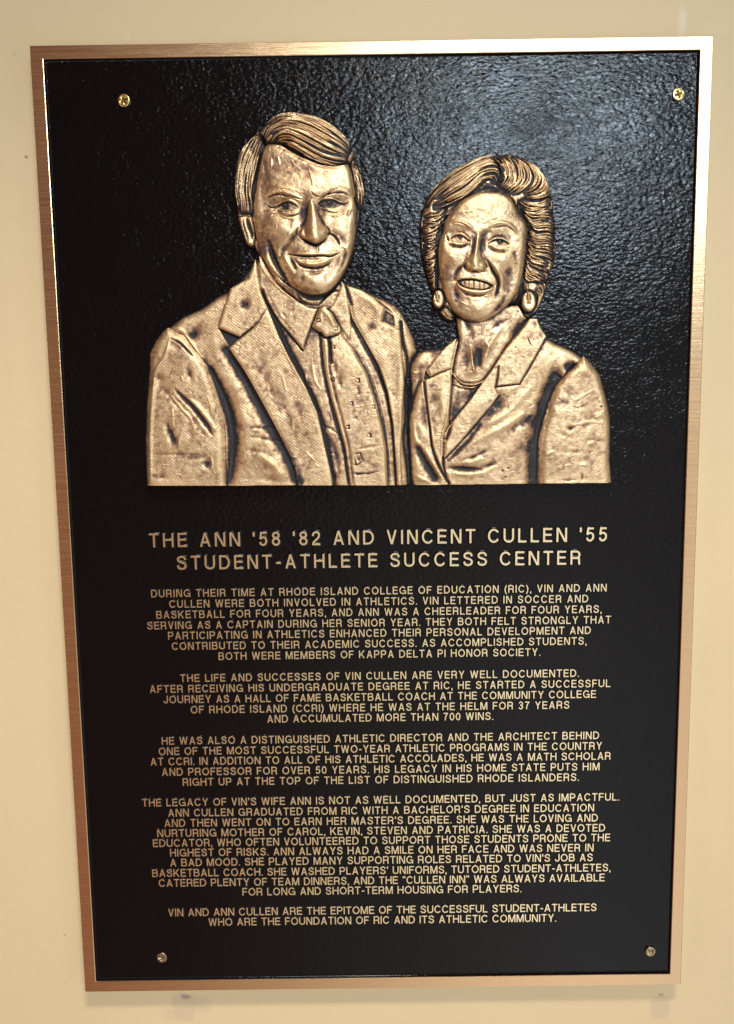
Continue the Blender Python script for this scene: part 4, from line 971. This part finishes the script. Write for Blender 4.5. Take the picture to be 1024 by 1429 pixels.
# chest and neck
wneck = np.vstack([fG((440, 10), (452, 200), (430, 300), (405, 420), (395, 560), (388, 720), (378, 870), (345, 930)), fG((400, 850), (540, 680), (610, 580), (720, 435), (830, 262), (980, 80)), fD((770, 640), (740, 560), (600, 560), (300, 620))])
B.layer(wneck, 'woman_face', lambda x, y: 10.5 + 4.0 * np.exp(-((x - 672) / 34) ** 2) - 3.0 * smooth((y - 500) / 90), 7, 3.5)
WN = B.only(['woman_face'])
B.blob(fG((605, 340)), 8, 14, -4.0, 3, WN, 1.0, p=1.5); B.blob(fG((615, 260)), 9, 8, -1.5, 0, WN, .5); B.blob(fG((520, 340)), 4.5, 12, -2.5, 8, WN, .7); B.blob(fG((490, 290)), 7, 15, -1.5, 10, WN, .35)
B.stroke(curve(fG((545, 230), (560, 330), (575, 430), (600, 470))), 2.0, 2.6, WN, -.4); B.stroke(curve(fG((800, 90), (720, 200), (660, 330), (640, 420))), 4, 2.4, WN, -.3)
B.stroke(curve(fG((500, 30), (550, 130), (560, 200))), 4, -1.5, WN, .5); B.stroke(curve(fG((720, 110), (780, 60), (850, 30))), 3, -1.5, WN, .6); B.stroke(curve(fG((860, 190), (930, 100), (990, 20))), 6, -2.6, WN, .75)
B.blob(fG((470, 420)), 9, 8, -.6, 0, WN, .2); B.stroke(curve(fG((660, 200), (690, 260), (670, 300))), 2, 1.0, WN, -.2); B.stroke(curve(fG((440, 60), (455, 200), (430, 320))), 3, -1.2, WN, .5)
B.stroke(curve(fG((640, 60), (650, 110), (640, 160))), 1.2, .8, WN, -.2)
# necklace and blouse shade
bl = np.vstack([fG((400, 545), (480, 575), (560, 585), (630, 565), (540, 690), (400, 850), (378, 880), (388, 720))])
sl_, sd_ = B.layer(bl, 'woman_face', 9.0, 4, 1.5, soft=2)
BLm = B.only(['woman_face'])
B.blob(fG((440, 720)), 5, 12, -1.2, 15, BLm, .75); B.blob(fG((500, 640)), 11, 6, -.4, 0, BLm, .28); B.blob(fG((410, 800)), 4, 12, -1.0, 10, BLm, .6); B.blob(fG((560, 650)), 5, 8, -1.0, 35, BLm, .5)
nk1 = curve(fG((408, 462), (440, 505), (485, 540), (555, 550), (620, 540), (665, 510), (712, 455)))
sl_ = box_of(nk1, 4); d_ = seg_dist(XX[sl_], YY[sl_], nk1); B.L[sl_] = np.where((d_ < 1.5) & np.isin(B.L[sl_], [B.lab('woman_face')]), B.lab('woman_necklace'), B.L[sl_])
B.stroke(nk1, 1.2, 3.0, None, -.9, taper=False); B.stroke(nk1 + [0, 2.2], 1.0, -1.4, None, .75); B.stroke(nk1 + [0, -2.4], 1.1, -1.0, WN, .6)
B.stroke(curve(fG((480, 555), (520, 572), (570, 572), (610, 560))), .9, 1.6, None, -.5)

# lapels of the woman
lwl = np.vstack([fG((175, 520), (200, 508), (226, 496), (300, 460), (396, 424), (400, 540), (388, 720), (376, 870), (345, 930), (340, 1020), (335, 1140), (345, 1230), (382, 1340)), fG((340, 1270), (290, 1180), (240, 1040), (220, 880), (197, 680))])
B.layer(lwl, 'woman_lapel_l', 14.5, 4, 2.0)
lwu = fG((440, 178), (350, 248), (270, 340), (200, 432), (226, 496), (300, 460), (396, 424), (412, 340), (430, 270))
B.layer(lwu, 'woman_lapel_l', 14.0, 4, 2.0)
WLm = B.only(['woman_lapel_l'])
nl = fG((192, 440), (226, 496), (178, 512)); sl_ = box_of(nl, 4); sd_ = poly_sdf(nl, sl_); B.H[sl_] -= 3 * smooth(sd_ / 1.5 + .5); B.W[sl_] += .95 * smooth(sd_ / 1.5 + .5)
B.stroke(fG((226, 496), (300, 460), (396, 424)), .7, -1.2, WLm, .6, taper=False)
B.blob(fG((255, 670)), 6, 14, -2.0, 12, WLm, .65); B.blob(fG((290, 760)), 4, 9, -1.2, 12, WLm, .45); B.blob(fG((230, 900)), 6, 16, -1.4, 0, WLm, .4); B.blob(fG((330, 690)), 6, 30, 1.0, 0, WLm, -.2)
B.stroke(curve(fG((380, 560), (372, 720), (350, 860), (325, 960), (320, 1130))), 2, 1.2, WLm, -.4); B.stroke(curve(fG((200, 560), (215, 700), (235, 880), (260, 1040), (310, 1180), (370, 1310))), 1.6, 1.0, WLm, -.4)
B.stroke(curve(fG((180, 530), (200, 700), (225, 900), (245, 1050), (295, 1190), (375, 1338))), 1.6, -2.0, None, .8, taper=False); B.stroke(curve(fG((332, 1130), (340, 1230), (380, 1335))), 1.8, -1.8, None, .9, taper=False)
rwl = np.vstack([fG((770, 408), (765, 480), (748, 570), (776, 640), (720, 720), (640, 812), (520, 952), (430, 1052), (350, 1132), (338, 1140)), fG((345, 1000), (372, 935), (400, 850), (540, 680), (610, 580), (720, 435))])
B.layer(rwl, 'woman_lapel_r', 16.5, 4, 2.0)
rwu = np.vstack([fG((720, 435), (830, 262), (960, 105)), fH((225, 22), (285, 25), (310, 90), (362, 170), (250, 370), (190, 470), (145, 552), (70, 560)), fG((760, 572), (750, 570), (765, 480), (770, 408))])
B.layer(rwu, 'woman_lapel_r', lambda x, y: 16.0 - 2.5 * smooth((490 - y) / 50), 4, 2.0)
RW = B.only(['woman_lapel_r'])
B.stroke(fG((771, 408), (765, 480), (750, 570)), .8, -1.4, RW, .8, taper=False); B.stroke(fG((720, 435), (750, 420), (770, 408)), 1.5, -.5, RW, .1)
B.stroke(np.vstack([fG((750, 570), (830, 560)), fH((0, 565), (75, 560), (145, 552), (195, 470), (250, 370), (362, 170))]), 1.2, -1.2, None, .75, taper=False)
B.stroke(curve(fG((776, 640), (720, 722), (640, 814), (520, 954), (430, 1054), (350, 1134))), 1.3, -1.0, None, .65, taper=False)
B.stroke(curve(fG((400, 852), (540, 684), (610, 584), (720, 438), (830, 265))), 1.6, 1.2, RW, -.5); B.stroke(curve(fG((350, 1010), (376, 940), (400, 855))), 2.2, -2.5, None, .8)
B.blob(fH((330, 155)), 5, 7, -1.2, -20, RW, .7); B.blob(fH((265, 65)), 4, 6, -.8, 0, RW, .4); B.stroke(fH((205, 180), (235, 245)), .7, -1, RW, .7); B.stroke(fH((100, 260), (120, 255)), .6, -.8, RW, .6)
B.blob(fG((600, 720)), 30, 9, .8, -45, RW, -.15)

# ================= WOMAN: head
wh_back = np.vstack([fC((30, 560), (36, 500), (60, 420), (80, 350), (130, 280), (200, 210), (290, 150), (380, 100), (480, 70), (600, 58), (700, 68), (780, 100), (840, 145), (890, 210), (920, 290), (937, 350), (947, 440), (957, 520)),
                     fD((960, 60), (966, 140), (962, 220), (945, 290), (915, 360), (898, 440), (872, 530), (832, 600), (790, 648), (740, 640), (700, 560), (600, 560), (300, 600), (278, 655), (250, 672), (205, 660), (175, 630), (150, 580), (122, 520), (106, 440), (82, 372), (55, 292), (40, 200), (32, 90))])
wh_back = blob_poly(wh_back, 3)
def whair(x, y): return 15.5 + 7.5 * np.exp(-((x - 690) / 75) ** 2 - ((y - 262) / 55) ** 2)
B.layer(wh_back, 'woman_hair', whair, 13, 9.5, power=2.4)
wface = blob_poly(np.vstack([fC((190, 600), (202, 530), (245, 460), (300, 400), (360, 360), (440, 325), (520, 318), (600, 325), (660, 370), (692, 430), (722, 490), (757, 540), (768, 600)),
                   fD((758, 100), (750, 200), (738, 300), (722, 400), (695, 480), (640, 550), (565, 615), (485, 664), (420, 678), (345, 668), (275, 622), (220, 540), (184, 440), (162, 310), (156, 200), (170, 110))]), 4)
def wom_head(x, y):
    u = (x - 668) / 72; v = (y - 345) / 112
    return 8.5 + 19.5 * np.sqrt(np.clip(1 - .82 * u * u - .55 * v * v, .04, None))
B.layer(wface, 'woman_face', wom_head, 8, 5.0, power=2.2)
WF = B.only(['woman_face'])
sl_ = box_of(wface, 3); mf_ = np.zeros(XX.shape, bool); mf_[sl_] = poly_sdf(wface, sl_) > -.5
WF = WF & mf_
# forehead, temples
B.blob(f1((676, 288)), 32, 16, 2.0, 0, WF, -.35); B.blob(fC((250, 490)), 8, 12, -1.8, 20, WF, .5); B.blob(fC((690, 480)), 6, 14, -1.2, -10, WF, .4); B.dark(curve(fC((650, 450), (640, 520))), 5, .35, WF, .3)
B.stroke(curve(fC((440, 335), (520, 328), (600, 345), (660, 400))), 3, -1.2, WF, .4)
# brows
B.stroke(curve(fW1((230, 95), (350, 25), (480, 8), (620, 35), (740, 100), (830, 180))), 3.2, 2.6, WF, -.45); B.stroke(curve(fW1((250, 100), (360, 45), (480, 25), (600, 55), (720, 130))), .9, -1.2, WF, .5)
B.stroke(curve(fW1((800, 190), (842, 250), (845, 330), (825, 430), (790, 540), (750, 640), (720, 740))), 3.2, -2.2, WF, .50)
B.stroke(curve(fW2((280, 105), (380, 35), (500, 15), (620, 50), (710, 110), (780, 210))), 3.2, 2.6, WF, -.45); B.stroke(curve(fW2((330, 110), (450, 88), (560, 75), (660, 112), (740, 195))), 1.0, -1.4, WF, .65)
# sockets
B.blob(f1((637, 330)), 15, 9.5, -4.6, 5, WF, .30); B.blob(f1((697, 333)), 16, 9.5, -4.6, 5, WF, .26)  # socket shade painted in brown along with the hollow
B.stroke(curve(fW2((330, 150), (240, 190), (180, 260), (150, 380), (150, 520), (160, 640))), 4.5, -2.4, WF, .42)
B.dark(curve(fW1((290, 130), (320, 180), (360, 240))), 6, .35, WF, .5)
FA = WF
eye(fW1((540, 320))[0], 15, 5.5, 8, fW1((345, 340), (400, 300), (470, 268), (550, 268), (630, 308), (700, 358), (745, 392)), fW1((345, 340), (390, 375), (460, 394), (560, 400), (650, 398), (745, 392)),
    fW1((540, 300))[0], fW1((420, 225), (520, 198), (630, 222), (720, 305), (750, 350)), 4.6)
eye(fW2((470, 360))[0], 16, 5.5, 6, fW2((262, 388), (330, 340), (400, 310), (480, 304), (560, 330), (610, 362), (655, 396)), fW2((262, 388), (320, 408), (400, 414), (480, 412), (570, 404), (655, 396)),
    fW2((480, 345))[0], fW2((265, 345), (355, 265), (450, 238), (560, 256), (630, 325)), 5.2)
B.stroke(curve(fW1((290, 440), (380, 480), (500, 500), (620, 485), (740, 445))), 2.4, -2.2, WF, .75); B.stroke(curve(fW1((360, 400), (440, 445), (540, 460), (640, 440))), 1.6, 1.0, WF, -.2)
B.stroke(curve(fW2((255, 415), (330, 480), (440, 520), (560, 530), (640, 505))), 2.2, -2.0, WF, .6); B.stroke(curve(fW2((300, 420), (400, 465), (500, 475), (620, 450))), 1.6, 1.0, WF, -.2)
B.stroke(curve(fW1((250, 260), (290, 340), (300, 400))), 1.4, -1.2, WF, .6); B.stroke(curve(fW2((720, 610), (740, 560), (770, 520))), 2.6, -1.4, WF, .7)
# cheeks
B.blob(f1((630, 358)), 14, 12, 4.0, 15, WF, -.2); B.blob(f1((702, 363)), 17, 13, 4.6, -15, WF, -.2); B.blob(f1((624, 385)), 7, 16, 1.0, 0, WF, .2)
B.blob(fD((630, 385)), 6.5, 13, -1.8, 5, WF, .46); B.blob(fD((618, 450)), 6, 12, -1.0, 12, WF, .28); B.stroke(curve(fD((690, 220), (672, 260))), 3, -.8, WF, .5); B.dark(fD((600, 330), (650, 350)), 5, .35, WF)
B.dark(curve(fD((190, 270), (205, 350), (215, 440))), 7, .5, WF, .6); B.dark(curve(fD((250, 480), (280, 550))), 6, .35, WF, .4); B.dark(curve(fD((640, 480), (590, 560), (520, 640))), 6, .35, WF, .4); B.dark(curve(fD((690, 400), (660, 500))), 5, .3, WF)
# nose
wn_ = blob_poly(f1((662, 325), (670, 325), (672, 345), (676, 362), (678, 372), (672, 377), (662, 379), (653, 375), (648, 369), (652, 360), (658, 345)), 4)
def wn_h(x, y):
    t = np.clip((y - 325) / 48, 0, 1); cx = 666 - 4.0 * t; wd = 6.5 + 6.5 * t ** 1.4
    return (1.8 + 6.4 * t ** 1.3) * np.exp(-((x - cx) / wd) ** 2)
wn_ = wn_ + np.sign(wn_ - np.array([664, 352])) * np.array([3.5, 0.0])
B.layer(wn_, None, wn_h, 4, .6, soft=4.0, mode='add', outline=False)
B.blob(f1((661.5, 366)), 8.0, 8.0, 2.0, 0, WF, -.5); B.blob(f1((651, 370)), 3.2, 4, 1.6, 0, WF, 0); B.blob(f1((673, 371)), 3.8, 4.5, 2.0, 0, WF, .1)
B.stroke(curve(f1((666, 330), (664, 345), (661.5, 362))), 2.6, 1.4, WF, -.5)
B.stroke(curve(fD((385, 90), (398, 150), (390, 200), (378, 230))), 2.8, -1.2, WF, .42); B.stroke(curve(fD((462, 110), (448, 190), (462, 250), (488, 290))), 4.5, -1.2, WF, .42)  # soft shade painted down the right flank of the nose
B.stroke(curve(f1((649, 373), (655, 376.5), (661, 379), (667, 378.5), (673, 375.5))), 1.1, -2.0, WF, .85); B.blob(fW3((270, 260)), 2.0, 2.5, -2, 0, WF, 1.0); B.stroke(curve(fW3((460, 345), (510, 310), (575, 300))), 1.0, 1.4, WF, -.6)
B.stroke(curve(fW3((590, 300), (615, 250), (600, 180))), 1.1, -1.4, WF, .6); B.stroke(curve(fW3((260, 270), (255, 230), (290, 180))), 1.2, -1.6, WF, .8)
# smile folds
B.stroke(curve(fW3((620, 130), (670, 230), (720, 330), (780, 430), (800, 540), (775, 650), (745, 740))), 2.0, -4.0, WF, 1.05); B.stroke(curve(fW3((690, 200), (790, 330), (850, 450), (850, 580))), 4.5, 1.8, WF, -.1)
B.stroke(curve(fW3((240, 220), (170, 290), (120, 380), (100, 480))), 2.8, -2.2, WF, .5); B.stroke(curve(fW3((110, 560), (120, 660), (150, 760))), 3, -1.6, WF, .5)
# mouth: open smile with teeth
B.blob(f1((662, 396)), 24, 15, 3.0, 8, WF, .03)
mouth = np.vstack([curve(fW3((132, 482), (220, 456), (340, 452), (440, 462), (560, 488), (650, 522), (722, 552))), curve(fW3((722, 552), (660, 604), (560, 624), (440, 620), (330, 606), (215, 565), (132, 482)))])
sl_ = box_of(mouth, 2); sd_ = poly_sdf(mouth, sl_)
B.H[sl_] -= 3.6 * smooth(sd_ / 1.2 + .5); B.W[sl_] += .95 * smooth(sd_ / 1.0 + .5)
band = np.vstack([curve(fW3((190, 502), (260, 478), (340, 474), (430, 482), (540, 502), (620, 530), (664, 552))), curve(fW3((664, 552), (630, 592), (550, 608), (440, 604), (340, 592), (245, 562), (190, 502)))])
s3 = box_of(band, 3); q = poly_sdf(band, s3); g_ = smooth(q / 1.1 + .4)
B.H[s3] += 2.8 * g_; B.W[s3] -= 1.35 * g_ * np.clip((XX[s3] - 640) / 12, .55, 1)
mm = np.zeros(XX.shape, bool); mm[s3] = q > -.3
for (u, v0, v1) in ((256, 486, 556), (326, 474, 580), (406, 474, 590), (498, 488, 598), (572, 512, 600)):
    B.stroke(fW3((u, v0), (u + 2, v1)), .55 if u != 406 else .75, -1.6, mm, .55 if u != 406 else .8, taper=False)
B.stroke(curve(fW3((190, 450), (270, 432), (350, 428), (440, 436), (560, 464), (650, 500))), 1.6, 1.2, WF, -.3); B.stroke(curve(fW3((132, 480), (225, 452), (340, 447), (440, 457), (560, 484), (650, 518), (724, 550))), .9, -1.3, WF, .65)
B.stroke(curve(fW3((140, 505), (195, 585), (270, 635), (350, 658), (440, 667), (550, 664), (650, 632), (725, 570))), 3.0, 3.2, WF, -.5)
B.stroke(curve(fW3((180, 620), (260, 670), (340, 700), (440, 712), (550, 705), (620, 670))), 2.4, -2.2, WF, .5); B.stroke(curve(fW3((138, 500), (160, 560), (190, 600))), 1.2, 1.6, WF, -.6)
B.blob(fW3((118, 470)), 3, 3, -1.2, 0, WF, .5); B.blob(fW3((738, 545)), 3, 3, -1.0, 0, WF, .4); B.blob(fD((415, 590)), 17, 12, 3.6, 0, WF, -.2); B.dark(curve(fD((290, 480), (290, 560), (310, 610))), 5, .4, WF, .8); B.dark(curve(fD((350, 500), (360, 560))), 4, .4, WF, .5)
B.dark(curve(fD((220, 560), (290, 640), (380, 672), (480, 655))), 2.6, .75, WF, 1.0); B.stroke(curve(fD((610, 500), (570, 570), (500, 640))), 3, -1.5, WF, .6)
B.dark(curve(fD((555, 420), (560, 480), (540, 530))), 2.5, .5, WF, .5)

# hair over the face, strands
WHm = B.only(['woman_hair'])
B.stroke(curve(np.vstack([fC((215, 500), (200, 560)), fD((180, 30), (165, 150), (152, 250), (145, 400), (160, 520))])), 3.0, -4.0, WHm, .95, taper=False)
B.stroke(curve(np.vstack([fC((700, 420), (740, 500)), fD((765, 60), (758, 160), (748, 260), (735, 360), (715, 470), (690, 560))])), 3.0, -3.5, WHm, .85, taper=False)
B.stroke(curve(fC((200, 480), (280, 410), (370, 350), (450, 318), (530, 312), (610, 325), (670, 370))), 3.0, -2.5, WHm, .7)
B.strands([fC((610, 62), (480, 75), (380, 105), (290, 155), (200, 215), (130, 285), (80, 355), (55, 440)),
           fC((560, 80), (480, 112), (400, 150), (300, 215), (210, 275), (135, 335), (80, 400), (60, 450)),
           fC((585, 190), (550, 148), (480, 150), (400, 185), (310, 245), (220, 305), (135, 365), (75, 425)),
           fC((580, 255), (560, 200), (500, 190), (430, 222), (360, 285), (280, 335), (200, 375), (110, 425)),
           fC((515, 295), (500, 252), (450, 262), (400, 303), (340, 352), (270, 392), (190, 425), (110, 445))], 6, 1.5, 5.2, WHm, seed=11)
B.strands([fC((570, 290), (585, 230), (575, 160), (530, 100), (480, 80)), fC((585, 300), (625, 250), (625, 180), (590, 110), (540, 72)), fC((610, 315), (665, 275), (680, 200), (650, 120), (600, 65)),
           fC((645, 335), (730, 275), (750, 210), (720, 140), (660, 70)), fC((690, 350), (790, 300), (825, 235), (790, 150), (720, 78)),
           fC((720, 362), (840, 330), (880, 260), (850, 180), (790, 110)), fC((760, 385), (880, 360), (925, 320), (905, 240), (870, 180))], 5, 1.6, 5.2, WHm, seed=12)
B.strands([fC((690, 352), (760, 392), (840, 400), (900, 378), (940, 350)), fC((700, 400), (770, 452), (850, 450), (910, 438), (948, 455)), fC((728, 460), (790, 522), (860, 520), (920, 520), (957, 545)), fC((755, 530), (820, 592), (890, 590), (958, 612))], 5, 1.3, 4.8, WHm, seed=13)
B.strands([fD((765, 30), (820, 78), (890, 75), (960, 95)), fD((762, 70), (820, 125), (890, 132), (962, 155)), fD((755, 135), (800, 195), (870, 212), (958, 245)), fD((748, 205), (790, 265), (850, 292), (935, 335)), fD((742, 280), (770, 342), (820, 372), (895, 435)), fD((738, 330), (752, 380), (780, 400), (850, 380))], 5, 1.3, 4.8, WHm, seed=14)
B.strands([fC((215, 430), (150, 482), (90, 492), (40, 520)), fC((195, 530), (130, 585), (80, 585), (32, 580)), fD((170, 20), (110, 52), (70, 60), (35, 70)), fD((158, 90), (110, 135), (70, 140), (38, 150)), fD((150, 180), (110, 222), (75, 230), (42, 225)), fD((142, 270), (110, 312), (85, 322), (55, 305)), fD((138, 360), (120, 402), (100, 412), (85, 390)), fD((135, 420), (125, 460), (115, 470), (108, 460))], 5, 1.2, 4.6, WHm, seed=15)
B.strands([fD((870, 400), (890, 450), (870, 530), (830, 600), (790, 645)), fD((830, 430), (860, 470), (845, 540), (810, 600), (760, 640)), fD((820, 470), (838, 510), (825, 560), (790, 610), (745, 630))], 3, 1.8, 3.4, WHm, seed=16)
B.strands([fD((150, 580), (180, 630), (215, 660), (262, 670)), fD((175, 580), (205, 620), (235, 645), (275, 655)), fD((200, 580), (230, 615), (255, 632), (280, 640))], 3, 1.7, 3.4, WHm, seed=17)
B.dark(curve(fC((400, 320), (470, 290), (520, 280), (570, 270))), 5, .6, WHm, 1.5); B.dark(curve(fC((560, 130), (590, 200), (575, 270))), 3.5, .5, WHm, .8); B.dark(curve(fC((80, 430), (180, 420), (260, 395))), 3, .6, WHm, .8)
B.dark(curve(fC((320, 120), (430, 95), (520, 90))), 4, .4, WHm); B.dark(curve(fC((100, 330), (200, 250), (300, 190))), 4, .3, WHm); B.dark(curve(fC((640, 140), (690, 220))), 3, .4, WHm); B.dark(fD((830, 300), (880, 340)), 4, .6, WHm, 1)
B.dark(curve(fD((745, 430), (720, 520), (710, 600))), 4, .7, WHm, 2); B.dark(curve(fD((830, 470), (825, 550), (790, 620))), 2.0, .5, WHm, 1)

# earrings
def earring(c, rx, ry, stem, nm):
    c = c[0]; th = np.linspace(0, 2 * math.pi, 29)[:-1]
    disc = np.c_[c[0] + rx * np.cos(th), c[1] + ry * np.sin(th)]
    B.layer(disc * 1.0, None, lambda x, y: B.H[box_of(disc, 3)], 1, 0, mode='set', outline=False)
    ring = np.c_[c[0] + (rx + 1.8) * np.cos(th), c[1] + (ry + 1.8) * np.sin(th)]
    B.stroke(np.vstack([ring, ring[:1]]), 1.6, -2.5, None, .95, taper=False)
    B.layer(disc, nm, 18.5, 3, 2.2); sl = box_of(disc, 3); B.W[sl] = np.where(poly_sdf(disc, sl) > 0, -.35, B.W[sl])
    sm = (B.L == B.lab(nm))
    B.stroke(stem, 1.5, 2.6, None, -.8, taper=False); B.stroke(stem[-2:] + [2.4, 0], 1.0, -1.0, sm, .7); B.stroke(stem[-2:] + [-2.4, 0], 1.0, -1.0, sm, .7)
    d = seg_dist(XX, YY, stem); B.L[(d < 1.6) & (B.L > 0)] = B.lab(nm)
    B.blob(stem[-1] + [0, 3.0], 2.0, 1.2, -.8, 0, sm, .5)
earring(fD((768, 542)), 9.6, 14.2, fD((758, 425), (762, 480), (766, 545)), 'woman_earring_r')
earring(fD((155, 522)), 7.8, 12.5, fD((132, 440), (142, 490), (150, 530)), 'woman_earring_l')

# ------------------------------------------------------------------ patina and painted shade from relief, then meshes
CUT = np.where(XX < 572, 678.3 - (XX - 203) * .0027, 677.3 - (XX - 572) * .0117)      # the casting is sawn off straight below
B.L[YY > CUT] = 0
inside = B.L > 0
r_ = np.random.default_rng(5)
def vnoise(s, seed):
    q = np.random.default_rng(seed).normal(size=XX.shape); q = gblur(q, s); return q / q.std()
rt = np.random.default_rng(21)
for i in range(900):
    x, y = rt.uniform(205, 855), rt.uniform(155, 675)
    j, k_ = int((y - GY0) / DS), int((x - GX0) / DS)
    if not inside[j, k_] or 'hair' in B.names[B.L[j, k_]]: continue
    an = rt.normal(-.9, .7) if x < 560 else rt.normal(-.3, .5)
    ln = rt.uniform(2, 9); q = np.array([(x, y), (x + ln * math.cos(an), y + ln * math.sin(an))]); s = rt.choice([-1, 1])
    B.stroke(q, rt.uniform(.6, 1.3), .45 * s * rt.uniform(.4, 1), None, -.22 * s * rt.uniform(.2, 1), taper=False)
# hand-worked casting surface: small hammer and tool marks
B.H += np.where(inside, .05 * vnoise(1.5, 1) + .10 * vnoise(4, 2) + .30 * vnoise(12, 4), 0)
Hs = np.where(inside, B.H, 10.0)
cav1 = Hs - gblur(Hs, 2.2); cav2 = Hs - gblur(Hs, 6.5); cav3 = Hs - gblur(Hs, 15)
deep = np.clip(-cav1 * .55 - .12, 0, .8) + np.clip(-cav2 * .20 - .12, 0, .5) + np.clip(-cav3 * .11 - .05, 0, .35)  # widest blur term paints soft shading into the broad hollows
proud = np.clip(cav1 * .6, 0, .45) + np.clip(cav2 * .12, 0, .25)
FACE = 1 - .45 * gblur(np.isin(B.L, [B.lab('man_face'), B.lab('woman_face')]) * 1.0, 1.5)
WASH_SHADE = np.clip(B.W, -.8, 1.3) * (.90 + .11 * vnoise(2.2, 31) + .11 * vnoise(6, 32)) + deep * .75 * FACE - proud * .65 + .19 + .10 * vnoise(1.5, 8) + .05 * vnoise(4, 10) + .04 * vnoise(9, 9)
WASH_SHADE = np.clip(WASH_SHADE, 0, 1)
HB = gblur(np.where(inside, B.H, 0), 22) / np.maximum(gblur(inside * 1.0, 22), .05)
VX = at(XX, YY, ZP + HB * PX)                      # where each height-field point sits on the plaque
VZ = ZP + np.maximum(B.H, .5) * PX

# snap the outline's grid points onto the drawn contour so the silhouette is clean
sdx = B.OUT
gy_, gx_ = np.gradient(sdx, DS)

def relief_mesh(name, labels, material, parent):
    ids = [B.lab(n) for n in labels]
    Lc = B.L[:-1, :-1]                             # a cell takes the label of its corner
    full = inside[:-1, :-1] & inside[1:, :-1] & inside[:-1, 1:] & inside[1:, 1:]
    cell = np.isin(Lc, ids) & full
    jj, ii = np.nonzero(cell)
    idx = -np.ones(XX.shape, np.int64)
    corners = [(jj, ii), (jj + 1, ii), (jj + 1, ii + 1), (jj, ii + 1)]
    used = np.zeros(XX.shape, bool)
    for c in corners: used[c] = True
    vj, vi = np.nonzero(used); idx[vj, vi] = np.arange(len(vj))
    q = np.stack([idx[c] for c in corners], 1)
    V = np.c_[VX[vj, vi, 0], VX[vj, vi, 1], VZ[vj, vi]]
    # skirt down to the panel on edges where the relief ends
    padf = np.pad(full, 1)
    quads = [q]; extra = []; wash_shade = [WASH_SHADE[vj, vi]]
    base = {}
    def low(j, i):
        key = (j, i)
        if key not in base:
            base[key] = len(V) + len(extra); extra.append((VX[j, i, 0], VX[j, i, 1], ZP - .0003))
        return base[key]
    sk = []
    for (dj, di, e0, e1) in ((-1, 0, 0, 3), (1, 0, 2, 1), (0, -1, 1, 0), (0, 1, 3, 2)):
        edge = ~padf[jj + 1 + dj, ii + 1 + di]
        for n_ in np.nonzero(edge)[0]:
            a_ = (corners[e0][0][n_], corners[e0][1][n_]); b_ = (corners[e1][0][n_], corners[e1][1][n_])
            sk.append((idx[a_], idx[b_], low(*b_), low(*a_)))
    if sk:
        V = np.vstack([V, np.array(extra)]); quads.append(np.array(sk)); wash_shade.append(np.full(len(extra), .55))
    o = new_mesh(name, V, np.vstack(quads), material, parent, True)
    at_ = o.data.attributes.new('wash_shade', 'FLOAT', 'POINT'); at_.data.foreach_set('value', np.concatenate(wash_shade).astype(np.float32))
    return o

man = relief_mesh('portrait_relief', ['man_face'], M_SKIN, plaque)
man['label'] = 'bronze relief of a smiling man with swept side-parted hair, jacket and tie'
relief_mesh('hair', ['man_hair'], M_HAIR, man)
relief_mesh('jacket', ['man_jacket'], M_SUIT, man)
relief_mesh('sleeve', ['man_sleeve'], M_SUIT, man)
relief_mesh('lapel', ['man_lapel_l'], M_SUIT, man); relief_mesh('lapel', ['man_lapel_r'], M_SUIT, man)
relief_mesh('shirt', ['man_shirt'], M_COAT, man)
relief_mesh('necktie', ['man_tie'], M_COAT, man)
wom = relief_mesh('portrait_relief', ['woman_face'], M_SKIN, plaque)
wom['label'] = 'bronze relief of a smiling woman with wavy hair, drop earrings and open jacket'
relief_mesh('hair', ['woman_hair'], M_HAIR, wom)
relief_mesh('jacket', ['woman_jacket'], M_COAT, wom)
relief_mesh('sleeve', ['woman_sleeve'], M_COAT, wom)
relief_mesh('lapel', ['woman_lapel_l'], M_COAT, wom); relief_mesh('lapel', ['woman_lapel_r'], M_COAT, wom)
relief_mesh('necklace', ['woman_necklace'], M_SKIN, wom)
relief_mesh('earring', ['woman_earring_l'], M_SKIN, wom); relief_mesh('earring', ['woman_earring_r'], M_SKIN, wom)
